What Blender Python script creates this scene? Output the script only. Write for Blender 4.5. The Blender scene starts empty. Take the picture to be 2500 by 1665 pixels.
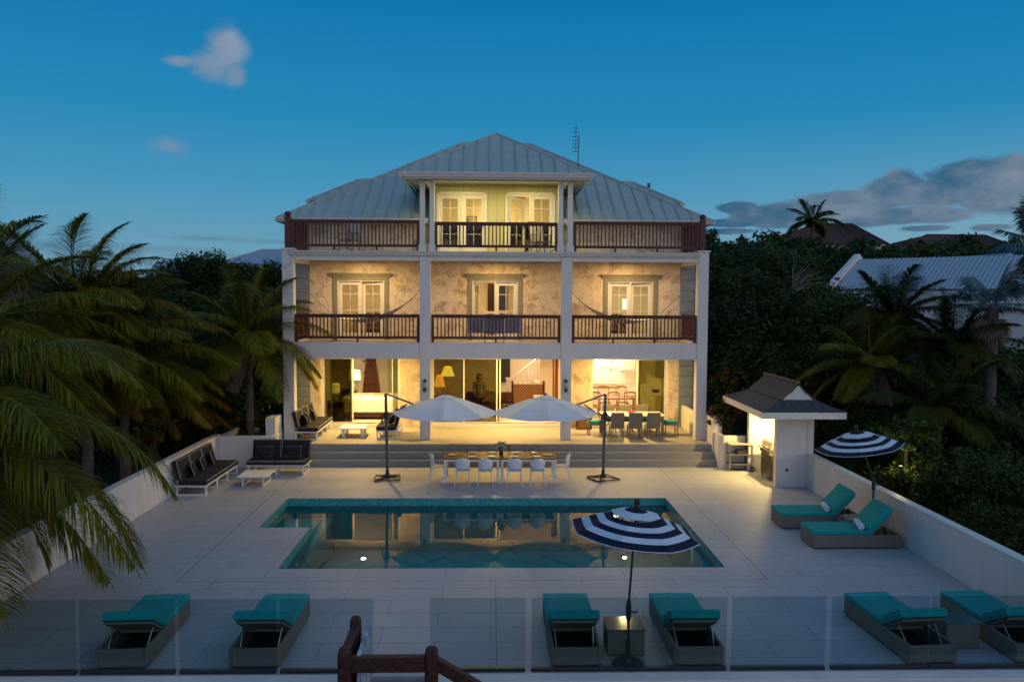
import bpy, math, random
import numpy as np
from mathutils import Vector, Matrix, Euler
from math import sin, cos, pi, radians as R, atan2, sqrt
random.seed(7)
S = bpy.context.scene
COL = S.collection

# ------------------------------------------------------------------ camera
CAMZ = 5.6
YAW, PITCH, ROLL = .026, .0568, .0052
def cam_axes():
    f = Vector((sin(YAW)*cos(PITCH), cos(YAW)*cos(PITCH), -sin(PITCH)))
    r = Vector((cos(YAW), -sin(YAW), 0)); u = r.cross(f)
    c, s = cos(ROLL), sin(ROLL)
    return c*r+s*u, -s*r+c*u, f
cr, cu, cf = cam_axes()
cd = bpy.data.cameras.new('camera'); cam = bpy.data.objects.new('camera', cd); COL.objects.link(cam)
cam.matrix_world = Matrix(((cr.x, cu.x, -cf.x, 0), (cr.y, cu.y, -cf.y, 0), (cr.z, cu.z, -cf.z, CAMZ), (0, 0, 0, 1)))
cd.sensor_width = 36; cd.lens = 1944/2500*36; cd.clip_start = .1; cd.clip_end = 3000
S.camera = cam
def uv_of(px, py):                      # azimuth / elevation of a sky direction
    d = cf + (px-1250)/1944*cr - (py-832.5)/1944*cu
    d.normalize(); return atan2(d.x, d.y), math.asin(d.z)

# ------------------------------------------------------------------ render settings
S.render.engine = 'CYCLES'
S.view_settings.view_transform = 'Standard'; S.view_settings.look = 'None'
S.view_settings.exposure = 0.0; S.view_settings.gamma = 1
S.cycles.max_bounces = 8; S.cycles.transparent_max_bounces = 24
S.cycles.sample_clamp_indirect = 4

# ------------------------------------------------------------------ node helper
class N:
    def __init__(s, tree): s.t = tree; s.n = tree.nodes; s.l = tree.links
    def add(s, typ, **k):
        n = s.n.new(typ)
        for a, v in k.items():
            if a.startswith('i_'):
                key = a[2:].replace('__', ' ')
                n.inputs[int(key) if key.isdigit() else key].default_value = v
            else: setattr(n, a, v)
        return n
    def link(s, a, b): s.l.new(a, b)
    def val(s, x, sock):
        if isinstance(x, (int, float)): sock.default_value = x
        elif isinstance(x, (tuple, list)): sock.default_value = x
        else: s.l.new(x, sock)
    def m(s, op, a, b=0.0, c=None, clamp=False):
        n = s.n.new('ShaderNodeMath'); n.operation = op; n.use_clamp = clamp
        s.val(a, n.inputs[0]); s.val(b, n.inputs[1])
        if c is not None: s.val(c, n.inputs[2])
        return n.outputs[0]
    def mix(s, fac, a, b, blend='MIX'):
        n = s.n.new('ShaderNodeMix'); n.data_type = 'RGBA'; n.blend_type = blend
        s.val(fac, n.inputs[0])
        s.val(a if not (isinstance(a, tuple) and len(a) == 3) else (*a, 1), n.inputs[6])
        s.val(b if not (isinstance(b, tuple) and len(b) == 3) else (*b, 1), n.inputs[7])
        return n.outputs[2]
    def ramp(s, fac, stops, interp='LINEAR'):
        n = s.n.new('ShaderNodeValToRGB'); n.color_ramp.interpolation = interp
        e = n.color_ramp.elements
        while len(e) > 1: e.remove(e[-1])
        for i, (p, c) in enumerate(stops):
            if i == 0: e[0].position = p; q = e[0]
            else: q = e.new(p)
            q.color = (*c, 1) if len(c) == 3 else c
        s.val(fac, n.inputs[0]); return n.outputs[0]
    def sstep(s, x, lo, hi):
        n = s.n.new('ShaderNodeMapRange'); n.interpolation_type = 'SMOOTHSTEP'
        s.val(x, n.inputs[0]); n.inputs[1].default_value = lo; n.inputs[2].default_value = hi
        return n.outputs[0]

# ------------------------------------------------------------------ world: dusk sky
W = bpy.data.worlds.new('World'); S.world = W; W.use_nodes = True
w = N(W.node_tree); w.n.clear()
tc = w.add('ShaderNodeTexCoord'); sep = w.add('ShaderNodeSeparateXYZ'); w.link(tc.outputs['Generated'], sep.inputs[0])
dx, dy, dz = sep.outputs
el = w.m('ARCSINE', dz); az = w.m('ARCTAN2', dx, dy)
base = w.ramp(w.m('MULTIPLY', el, 1/1.5, clamp=True), [
    (0.0, (.21, .35, .45)), (.035, (.13, .33, .47)), (.085, (.055, .285, .485)), (.14, (.014, .235, .465)),
    (.235, (.000, .168, .41)), (.4, (.02, .14, .34)), (1.0, (.08, .20, .36))])
# brighter towards the right of the horizon
rightb = w.m('MULTIPLY', w.sstep(az, -.1, .9), w.sstep(el, .22, .0))
base = w.mix(w.m('MULTIPLY', rightb, .55), base, (.30, .44, .47))
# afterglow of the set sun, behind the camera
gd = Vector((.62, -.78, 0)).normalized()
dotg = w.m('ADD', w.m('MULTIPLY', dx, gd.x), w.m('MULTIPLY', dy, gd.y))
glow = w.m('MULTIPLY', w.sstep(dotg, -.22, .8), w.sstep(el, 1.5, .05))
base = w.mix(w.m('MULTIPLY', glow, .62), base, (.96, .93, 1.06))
sky = w.add('ShaderNodeTexSky', sky_type='NISHITA', sun_disc=False)
sky.sun_elevation = R(1.0); sky.sun_rotation = R(140); sky.altitude = 20
nsk = w.mix(1.0, sky.outputs[0], (.006, .008, .012), 'MULTIPLY')
base = w.mix(1.0, base, nsk, 'ADD')
# clouds: soft banks gathered round given sky directions, broken up by noise
cmb = w.add('ShaderNodeCombineXYZ'); w.link(az, cmb.inputs[0]); w.link(w.m('MULTIPLY', el, 1.7), cmb.inputs[1])
nz = w.add('ShaderNodeTexNoise', i_Scale=20.0, i_Detail=8.0, i_Roughness=.6); w.link(cmb.outputs[0], nz.inputs['Vector'])
nz2 = w.add('ShaderNodeTexNoise', i_Scale=5.5, i_Detail=4.0, i_Roughness=.5); w.link(cmb.outputs[0], nz2.inputs['Vector'])
def blobs(lst):
    acc = None
    for px, py, a, b in lst:
        u0, v0 = uv_of(px, py)
        e1 = w.m('DIVIDE', w.m('SUBTRACT', az, u0), a/1944); e2 = w.m('DIVIDE', w.m('SUBTRACT', el, v0), b/1944)
        q = w.m('SUBTRACT', 1.0, w.m('SQRT', w.m('ADD', w.m('MULTIPLY', e1, e1), w.m('MULTIPLY', e2, e2))))
        acc = q if acc is None else w.m('MAXIMUM', acc, q)
    return w.m('MAXIMUM', acc, -1.0)
def cloud(lst, lo, hi, amp, col_lo, col_hi, dens, sky_in):
    f = w.m('ADD', blobs(lst), w.m('MULTIPLY', w.m('SUBTRACT', nz.outputs[0], .5), amp))
    a = w.m('MULTIPLY', w.sstep(f, lo, hi), dens)
    cc = w.mix(w.sstep(w.m('ADD', nz2.outputs[0], w.m('MULTIPLY', nz.outputs[0], .6)), .62, 1.0), col_lo, col_hi)
    return w.mix(a, sky_in, cc)
base = cloud([(552, 122, 62, 72), (515, 160, 62, 46), (440, 150, 50, 16), (575, 180, 36, 38)], .02, .75, 1.1, (.17, .26, .37), (.27, .33, .43), .85, base)
base = cloud([(415, 360, 60, 34)], .05, 1.0, 1.2, (.14, .24, .36), (.20, .28, .40), .6, base)
base = cloud([(2400, 440, 130, 48), (2300, 470, 150, 30), (2190, 462, 75, 40), (2480, 470, 120, 50), (2060, 500, 130, 32), (1900, 525, 110, 30),
              (1800, 507, 60, 16), (2170, 530, 170, 22), (1780, 545, 90, 12), (2420, 556, 50, 9), (2250, 558, 60, 8), (1760, 565, 80, 8)],
             -.12, .22, 1.5, (.026, .105, .195), (.20, .25, .32), .93, base)
base = cloud([(520, 583, 150, 9), (650, 590, 130, 8), (330, 606, 250, 12), (560, 625, 220, 10), (60, 600, 130, 16)], -.1, .9, 1.4,
             (.055, .18, .28), (.14, .25, .34), .6, base)
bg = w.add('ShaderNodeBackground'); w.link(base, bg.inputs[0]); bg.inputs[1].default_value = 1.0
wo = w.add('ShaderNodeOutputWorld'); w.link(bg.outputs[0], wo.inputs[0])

# soft last light of the set sun, from behind and to the right of the camera
sl = bpy.data.lights.new('sun', 'SUN'); sl.energy = .11; sl.angle = R(50); sl.color = (1, .80, .68)
so = bpy.data.objects.new('sun', sl); COL.objects.link(so)
so.rotation_euler = Vector((-.62, .78, -.30)).to_track_quat('-Z', 'Y').to_euler()

# ------------------------------------------------------------------ materials
MATS = {}
def mat(name, col, rough=.6, metal=0, spec=.35, var=0.0, vscale=6.0, bump=0.0, bscale=60.0, col2=None, detail=4):
    if name in MATS: return MATS[name]
    m = bpy.data.materials.new(name); m.use_nodes = True; t = N(m.node_tree)
    p = t.n['Principled BSDF']; p.inputs['Base Color'].default_value = (*col, 1)
    p.inputs['Roughness'].default_value = rough; p.inputs['Metallic'].default_value = metal
    p.inputs['Specular IOR Level'].default_value = spec
    tco = t.add('ShaderNodeTexCoord')
    if var > 0 or col2:
        nn = t.add('ShaderNodeTexNoise', i_Scale=vscale, i_Detail=float(detail)); t.link(tco.outputs['Object'], nn.inputs['Vector'])
        c2 = col2 or tuple(c*(1-var) for c in col)
        t.link(t.mix(t.sstep(nn.outputs[0], .35, .68), col, c2), p.inputs['Base Color'])
    if bump > 0:
        nb = t.add('ShaderNodeTexNoise', i_Scale=bscale, i_Detail=3.0); t.link(tco.outputs['Object'], nb.inputs['Vector'])
        b = t.add('ShaderNodeBump', i_Strength=bump, i_Distance=.02); t.link(nb.outputs[0], b.inputs['Height']); t.link(b.outputs[0], p.inputs['Normal'])
    MATS[name] = m; return m
def emis(name, col, s):
    if name in MATS: return MATS[name]
    m = bpy.data.materials.new(name); m.use_nodes = True; t = N(m.node_tree)
    p = t.n['Principled BSDF']; p.inputs['Base Color'].default_value = (*col, 1)
    p.inputs['Emission Color'].default_value = (*col, 1); p.inputs['Emission Strength'].default_value = s
    MATS[name] = m; return m
def glassy(name, tint, spec=1.0, rough=0.0, ior=1.45):
    m = bpy.data.materials.new(name); m.use_nodes = True; t = N(m.node_tree); t.n.clear()
    tr = t.add('ShaderNodeBsdfTransparent'); tr.inputs[0].default_value = (*tint, 1)
    gl = t.add('ShaderNodeBsdfGlossy'); gl.inputs['Roughness'].default_value = rough
    fr = t.add('ShaderNodeFresnel', i_IOR=ior)
    mx = t.add('ShaderNodeMixShader'); t.link(t.m('MULTIPLY', fr.outputs[0], spec, clamp=True), mx.inputs[0])
    t.link(tr.outputs[0], mx.inputs[1]); t.link(gl.outputs[0], mx.inputs[2])
    o = t.add('ShaderNodeOutputMaterial'); t.link(mx.outputs[0], o.inputs[0]); MATS[name] = m; return m
M_white = mat('white_render', (.62, .60, .58), .7, var=.10, vscale=1.2, bump=.25, bscale=90)
def rendered():
    m = bpy.data.materials.new('streaked_white_render'); m.use_nodes = True; t = N(m.node_tree); p = t.n['Principled BSDF']; tco = t.add('ShaderNodeTexCoord')
    mp = t.add('ShaderNodeMapping'); mp.inputs['Scale'].default_value = (5, 5, .5); t.link(tco.outputs['Object'], mp.inputs[0])
    a = t.add('ShaderNodeTexNoise', i_Scale=1.3, i_Detail=6.0, i_Roughness=.6); t.link(mp.outputs[0], a.inputs['Vector'])
    b = t.add('ShaderNodeTexNoise', i_Scale=1.1, i_Detail=8.0, i_Roughness=.65); t.link(tco.outputs['Object'], b.inputs['Vector'])
    c_ = t.add('ShaderNodeTexNoise', i_Scale=70.0, i_Detail=3.0); t.link(tco.outputs['Object'], c_.inputs['Vector'])
    c = t.mix(t.m('MULTIPLY', t.sstep(a.outputs[0], .5, .75), .28), (.63, .61, .60), (.40, .38, .35))
    c = t.mix(t.m('MULTIPLY', t.sstep(b.outputs[0], .5, .72), .22), c, (.42, .40, .38)); t.link(c, p.inputs['Base Color']); p.inputs['Roughness'].default_value = .75; p.inputs['Specular IOR Level'].default_value = .2
    bp = t.add('ShaderNodeBump', i_Strength=.35, i_Distance=.01); t.link(c_.outputs[0], bp.inputs['Height']); t.link(bp.outputs[0], p.inputs['Normal']); MATS['white_render'] = m; return m
M_white = rendered()
M_wpaint = mat('white_paint', (.68, .66, .62), .45, var=.05)
M_wmetal = mat('white_metal', (.75, .75, .76), .35)
M_plastic = mat('white_plastic', (.72, .74, .78), .35)
M_trim = mat('grey_green_trim', (.23, .22, .155), .5, var=.12)
M_green = mat('green_board', (.36, .38, .17), .6, var=.08)
M_red = mat('red_brown_timber', (.11, .030, .022), .5, var=.45, vscale=9, bump=.2)
M_redraw = mat('weathered_red_timber', (.060, .018, .012), .6, var=.55, vscale=14, bump=.6, bscale=25)
M_quoin = mat('grey_quoin', (.24, .27, .29), .7, var=.15)
M_seam = mat('roof_metal', (.33, .41, .39), .42, metal=.0, spec=.5, var=.10, vscale=2.5, bump=.05, bscale=8)
M_gutter = mat('gutter_white', (.55, .55, .54), .45)
M_cush = mat('charcoal_fabric', (.022, .023, .026), .9, var=.3, vscale=30, bump=.3, bscale=200)
M_pipe = mat('pale_piping', (.42, .42, .42), .7)
M_teal = mat('teal_fabric', (.0, .29, .28), .85, var=.12, vscale=12, bump=.25, bscale=150)
M_tealp = mat('teal_piping', (.01, .38, .36), .8)
M_wick = mat('grey_wicker', (.20, .17, .14), .8)
M_dark = mat('dark_metal', (.03, .03, .034), .45)
M_grey = mat('grey_metal', (.10, .10, .115), .45)
M_navy = mat('navy_canvas', (.005, .008, .032), .85, bump=.2, bscale=120)
M_canv = mat('white_canvas', (.55, .62, .70), .85, bump=.25, bscale=40)
M_wood = mat('table_wood', (.12, .065, .036), .55, var=.4, vscale=7)
M_cwood = mat('chair_wood', (.24, .12, .055), .45, var=.3)
M_dwood = mat('dark_wood', (.06, .022, .012), .4, var=.3)
M_steel = mat('steel', (.5, .46, .40), .3, metal=.9)
M_int = mat('interior_plaster', (.80, .74, .62), .8)
M_intf = mat('interior_floor', (.62, .52, .40), .45, var=.1)
M_linen = mat('bed_linen', (.78, .74, .66), .9, bump=.5, bscale=6)
M_gren = mat('shower_tile', (.40, .44, .30), .4)
M_soil = mat('soil', (.03, .022, .015), .95, var=.4, bump=.8, bscale=20)
M_ground = mat('ground_cover', (.018, .022, .010), .95, col2=(.03, .024, .014), vscale=.6, bump=.8, bscale=6)
M_trunk = mat('palm_bark', (.13, .105, .085), .9, var=.4, vscale=5, bump=.8, bscale=18)
M_bark = mat('tree_bark', (.05, .04, .03), .9, var=.4, bump=.6, bscale=18)
M_slate = mat('slate', (.035, .037, .045), .7, var=.5, vscale=10)
M_tile = mat('clay_tile', (.09, .045, .035), .8, var=.5, vscale=3)
M_corr = mat('white_metal_roof', (.31, .36, .41), .4, var=.06)
M_glass = glassy('tinted_door_glass', (.54, .53, .32), .7)
M_glassc = glassy('clear_door_glass', (.86, .86, .78), .6)
M_fence = glassy('fence_glass', (.80, .89, .91), .55)
M_crys = glassy('drinking_glass', (.97, .97, .97), 2.0)
M_towel = mat('towel', (.50, .62, .72), .9, bump=.5, bscale=80)
M_skin = mat('skin', (.25, .13, .08), .6)
M_hair = mat('hair', (.012, .009, .008), .6)
M_jean = mat('trousers', (.03, .032, .04), .9)
M_shadeY = emis('yellow_lampshade', (1.0, .78, .22), .55)
M_shadeO = emis('orange_lampshade', (1.0, .50, .12), .55)
M_bulb = emis('bulb', (1.0, .78, .45), 14)
M_flower = mat('petals', (.62, .62, .55), .8)
M_petalp = mat('pink_petals', (.50, .03, .09), .8)

def custom(name):
    m = bpy.data.materials.new(name); m.use_nodes = True; t = N(m.node_tree); MATS[name] = m
    return m, t, t.n['Principled BSDF'], t.add('ShaderNodeTexCoord')
# leaf: colour differs from leaf to leaf, a little translucent
def leafmat(name, stops, rough=.55, trans=.25):
    m, t, p, tco = custom(name)
    g = t.add('ShaderNodeNewGeometry'); oi = t.add('ShaderNodeObjectInfo')
    nn = t.add('ShaderNodeTexNoise', i_Scale=.9, i_Detail=2.0); t.link(tco.outputs['Object'], nn.inputs['Vector'])
    f = t.m('ADD', t.m('MULTIPLY', g.outputs['Random Per Island'], .45), t.m('ADD', t.m('MULTIPLY', oi.outputs['Random'], .2), t.m('MULTIPLY', nn.outputs[0], .35)))
    c = t.ramp(f, stops); t.link(c, p.inputs['Base Color']); p.inputs['Roughness'].default_value = rough
    p.inputs['Specular IOR Level'].default_value = .12
    tl = t.add('ShaderNodeBsdfTranslucent'); t.link(c, tl.inputs[0])
    mx = t.add('ShaderNodeMixShader'); mx.inputs[0].default_value = trans
    t.link(p.outputs[0], mx.inputs[1]); t.link(tl.outputs[0], mx.inputs[2])
    t.link(mx.outputs[0], t.n['Material Output'].inputs[0]); return m
M_leaf = leafmat('tree_leaves', [(.2, (.014, .026, .005)), (.5, (.030, .050, .010)), (.8, (.056, .080, .015))])
M_leaf2 = leafmat('pale_tree_leaves', [(.2, (.016, .036, .008)), (.5, (.045, .080, .020)), (.85, (.09, .13, .035))])
M_frond = leafmat('palm_fronds', [(.2, (.038, .058, .006)), (.5, (.115, .135, .011)), (.85, (.30, .24, .02))], .6, .3)  # brightest stop puts the light caught by some fronds into the colour
M_frondy = leafmat('yellow_green_fronds', [(.2, (.045, .060, .006)), (.5, (.14, .145, .012)), (.85, (.34, .24, .02))], .6, .35)  # yellower copy, lit highlights kept in the ramp colour
M_frondk = leafmat('dark_palm_fronds', [(.2, (.016, .030, .006)), (.5, (.048, .070, .010)), (.85, (.12, .13, .02))], .6, .3)  # darker green version of the frond ramp
M_frondg = leafmat('golden_fronds', [(.2, (.10, .065, .015)), (.6, (.20, .13, .03)), (.9, (.24, .17, .05))], .5, .3)
M_frondd = leafmat('dry_fronds', [(.2, (.10, .085, .06)), (.8, (.18, .14, .10))], .7, .1)
M_fan = leafmat('silver_fan_leaves', [(.2, (.055, .10, .11)), (.8, (.14, .21, .22))], .5, .1)

# irregular cut-stone cladding
def stone():
    m, t, p, tco = custom('coral_stone')
    mp = t.add('ShaderNodeMapping'); mp.inputs['Scale'].default_value = (1, 1, 1); t.link(tco.outputs['Object'], mp.inputs[0])
    nn = t.add('ShaderNodeTexNoise', i_Scale=1.6, i_Detail=3.0); t.link(mp.outputs[0], nn.inputs['Vector'])
    add = t.add('ShaderNodeMixRGB', blend_type='ADD'); add.inputs[0].default_value = .30
    t.link(mp.outputs[0], add.inputs[1]); t.link(nn.outputs['Color'], add.inputs[2])
    v = t.add('ShaderNodeTexVoronoi', feature='DISTANCE_TO_EDGE', i_Scale=2.5); t.link(add.outputs[0], v.inputs['Vector'])
    v2 = t.add('ShaderNodeTexVoronoi', feature='F1', i_Scale=2.5); t.link(add.outputs[0], v2.inputs['Vector'])
    n2 = t.add('ShaderNodeTexNoise', i_Scale=1.9, i_Detail=12.0, i_Roughness=.74); t.link(mp.outputs[0], n2.inputs['Vector'])
    n3 = t.add('ShaderNodeTexNoise', i_Scale=24.0, i_Detail=5.0, i_Roughness=.7); t.link(mp.outputs[0], n3.inputs['Vector'])
    s2 = t.add('ShaderNodeSeparateColor'); t.link(v2.outputs['Color'], s2.inputs[0])
    c = t.mix(s2.outputs[0], (.74, .63, .46), (.66, .54, .39))
    c = t.mix(t.m('MULTIPLY', t.m('MULTIPLY', t.m('GREATER_THAN', s2.outputs[1], .86), t.sstep(n3.outputs[0], .35, .6)), .55), c, (.40, .27, .19))
    c = t.mix(t.m('MULTIPLY', t.sstep(n2.outputs[0], .50, .64), .80), c, (.36, .23, .14))
    c = t.mix(t.m('MULTIPLY', t.sstep(n3.outputs[0], .60, .75), .5), c, (.26, .17, .11))
    crack = t.m('MULTIPLY', t.sstep(v.outputs['Distance'], .020, .003), t.sstep(n2.outputs[0], .38, .56))
    c = t.mix(t.m('MULTIPLY', crack, .72), c, (.17, .11, .07))
    t.link(c, p.inputs['Base Color']); p.inputs['Roughness'].default_value = .85; p.inputs['Specular IOR Level'].default_value = .15
    b = t.add('ShaderNodeBump', i_Strength=.5, i_Distance=.02)
    t.link(t.m('ADD', t.sstep(v.outputs['Distance'], 0, .04), t.m('MULTIPLY', n3.outputs[0], .5)), b.inputs['Height']); t.link(b.outputs[0], p.inputs['Normal'])
    return m
M_stone = stone()
# large pale porcelain pavers with a few wider movement joints
def paver(name, col, joints=True, tw=1.8, th=.6):
    m, t, p, tco = custom(name)
    br = t.add('ShaderNodeTexBrick', i_Scale=1.0); br.offset = .5
    br.inputs['Brick Width'].default_value = tw; br.inputs['Row Height'].default_value = th; br.inputs['Mortar Size'].default_value = .007
    br.inputs['Mortar Smooth'].default_value = .0; br.inputs['Bias'].default_value = 0
    br.inputs['Color1'].default_value = (*col, 1); br.inputs['Color2'].default_value = (*[c*.93 for c in col], 1); br.inputs['Mortar'].default_value = (*[c*.52 for c in col], 1)
    t.link(tco.outputs['Object'], br.inputs['Vector']); c = br.outputs['Color']
    st = t.add('ShaderNodeMapping'); st.inputs['Scale'].default_value = (1.2, 14, 1); t.link(tco.outputs['Object'], st.inputs[0])
    ns = t.add('ShaderNodeTexNoise', i_Scale=2.2, i_Detail=6.0, i_Roughness=.65); t.link(st.outputs[0], ns.inputs['Vector'])
    nl = t.add('ShaderNodeTexNoise', i_Scale=.5, i_Detail=4.0); t.link(tco.outputs['Object'], nl.inputs['Vector'])
    c = t.mix(t.m('MULTIPLY', t.sstep(ns.outputs[0], .42, .66), .22), c, tuple(q*.55 for q in col))
    c = t.mix(t.m('MULTIPLY', t.sstep(nl.outputs[0], .45, .7), .24), c, tuple(q*.7 for q in col))
    if joints:
        sp = t.add('ShaderNodeSeparateXYZ'); t.link(tco.outputs['Object'], sp.inputs[0]); x, y, z = sp.outputs
        def ln(q, v, wd=.011): return t.m('LESS_THAN', t.m('ABSOLUTE', t.m('SUBTRACT', q, v)), wd)
        j = None
        for xv in (-6.12, 5.52):
            k = t.m('MULTIPLY', ln(x, xv), t.m('GREATER_THAN', y, 15.4)); j = k if j is None else t.m('MAXIMUM', j, k)
        k = t.m('MULTIPLY', ln(y, 15.4), t.m('LESS_THAN', t.m('ABSOLUTE', t.m('ADD', x, .3)), 5.82)); j = t.m('MAXIMUM', j, k)
        for xv in (.1, ): j = t.m('MAXIMUM', j, t.m('MULTIPLY', ln(x, xv, .007), t.m('LESS_THAN', y, 15.4)))
        j = t.m('MAXIMUM', j, t.m('MULTIPLY', ln(y, 22.6, .007), .7))
        c = t.mix(t.m('MULTIPLY', j, .72), c, tuple(q*.18 for q in col))
    t.link(c, p.inputs['Base Color']); p.inputs['Specular IOR Level'].default_value = .3
    t.link(t.m('ADD', t.m('MULTIPLY', ns.outputs[0], .3), .42), p.inputs['Roughness'])
    b = t.add('ShaderNodeBump', i_Strength=.12, i_Distance=.01); t.link(ns.outputs[0], b.inputs['Height']); t.link(b.outputs[0], p.inputs['Normal'])
    return m
M_deck = paver('deck_pavers', (.40, .41, .435))
M_terr = paver('terrace_pavers', (.36, .33, .27), False)
M_step = mat('step_riser', (.30, .29, .28), .6, var=.25, vscale=30)
def mosaic():
    m, t, p, tco = custom('pool_mosaic')
    v = t.add('ShaderNodeTexVoronoi', feature='F1', i_Scale=28.0); v.distance = 'CHEBYCHEV'; v.inputs['Randomness'].default_value = .25
    t.link(tco.outputs['Object'], v.inputs['Vector']); s2 = t.add('ShaderNodeSeparateColor'); t.link(v.outputs['Color'], s2.inputs[0])
    t.link(t.ramp(s2.outputs[0], [(0, (.02, .20, .22)), (.5, (.04, .28, .29)), (1, (.10, .36, .34))]), p.inputs['Base Color'])
    p.inputs['Roughness'].default_value = .3; return m
M_mosaic = mosaic()
M_poolin = mat('pool_plaster', (.010, .54, .50), .6, var=.2, vscale=3)
def water():
    m = glassy('pool_water', (.22, .93, .96), 1.0, 0.0, 1.36); t = N(m.node_tree)
    tco = t.add('ShaderNodeTexCoord'); nb = t.add('ShaderNodeTexNoise', i_Scale=1.5, i_Detail=2.5); t.link(tco.outputs['Object'], nb.inputs['Vector'])
    b = t.add('ShaderNodeBump', i_Strength=.03, i_Distance=.25); t.link(nb.outputs[0], b.inputs['Height'])
    for n in m.node_tree.nodes:
        if n.bl_idname in ('ShaderNodeBsdfGlossy', 'ShaderNodeFresnel'): t.link(b.outputs[0], n.inputs['Normal'])
    return m
M_water = water()
def ribbed(name, col, axis, per, depth=.5):
    m, t, p, tco = custom(name); sp = t.add('ShaderNodeSeparateXYZ'); t.link(tco.outputs['Object'], sp.inputs[0])
    f = t.m('FRACT', t.m('DIVIDE', sp.outputs[axis], per)); g = t.m('LESS_THAN', f, .06)
    t.link(t.mix(t.m('MULTIPLY', g, depth), col, tuple(c*.35 for c in col)), p.inputs['Base Color']); p.inputs['Roughness'].default_value = .6; return m
M_board = ribbed('green_boarding', (.47, .44, .25), 0, .3)
M_hutboard = ribbed('white_boarding', (.6, .6, .58), 0, .12)
def weave(name, c1, c2, sc):
    m, t, p, tco = custom(name); ck = t.add('ShaderNodeTexChecker', i_Scale=sc); t.link(tco.outputs['Object'], ck.inputs[0])
    ck.inputs[1].default_value = (*c1, 1); ck.inputs[2].default_value = (*c2, 1)
    nn = t.add('ShaderNodeTexNoise', i_Scale=8.0, i_Detail=4.0); t.link(tco.outputs['Object'], nn.inputs['Vector'])
    t.link(t.mix(t.m('MULTIPLY', nn.outputs[0], .5), ck.outputs[0], c2), p.inputs['Base Color']); p.inputs['Roughness'].default_value = .75
    b = t.add('ShaderNodeBump', i_Strength=.6, i_Distance=.01); t.link(ck.outputs['Fac'], b.inputs['Height']); t.link(b.outputs[0], p.inputs['Normal']); return m
M_wicker = weave('wicker_weave', (.25, .22, .19), (.14, .12, .10), 60)
M_lattice = weave('carved_lattice', (.36, .19, .08), (.13, .055, .022), 15)
M_shingle = weave('slate_shingles', (.06, .062, .075), (.03, .031, .04), 7)
def stripes():
    m, t, p, tco = custom('striped_shirt'); sp = t.add('ShaderNodeSeparateXYZ'); t.link(tco.outputs['Object'], sp.inputs[0])
    f = t.m('LESS_THAN', t.m('FRACT', t.m('DIVIDE', sp.outputs[2], .085)), .42)
    t.link(t.mix(f, (.03, .035, .04), (.42, .42, .38)), p.inputs['Base Color']); p.inputs['Roughness'].default_value = .9; return m
M_shirt = stripes()
M_boardpaint = mat('weathered_blue_white_paint', (.46, .48, .50), .7, col2=(.05, .20, .32), vscale=5, bump=.4)

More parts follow.
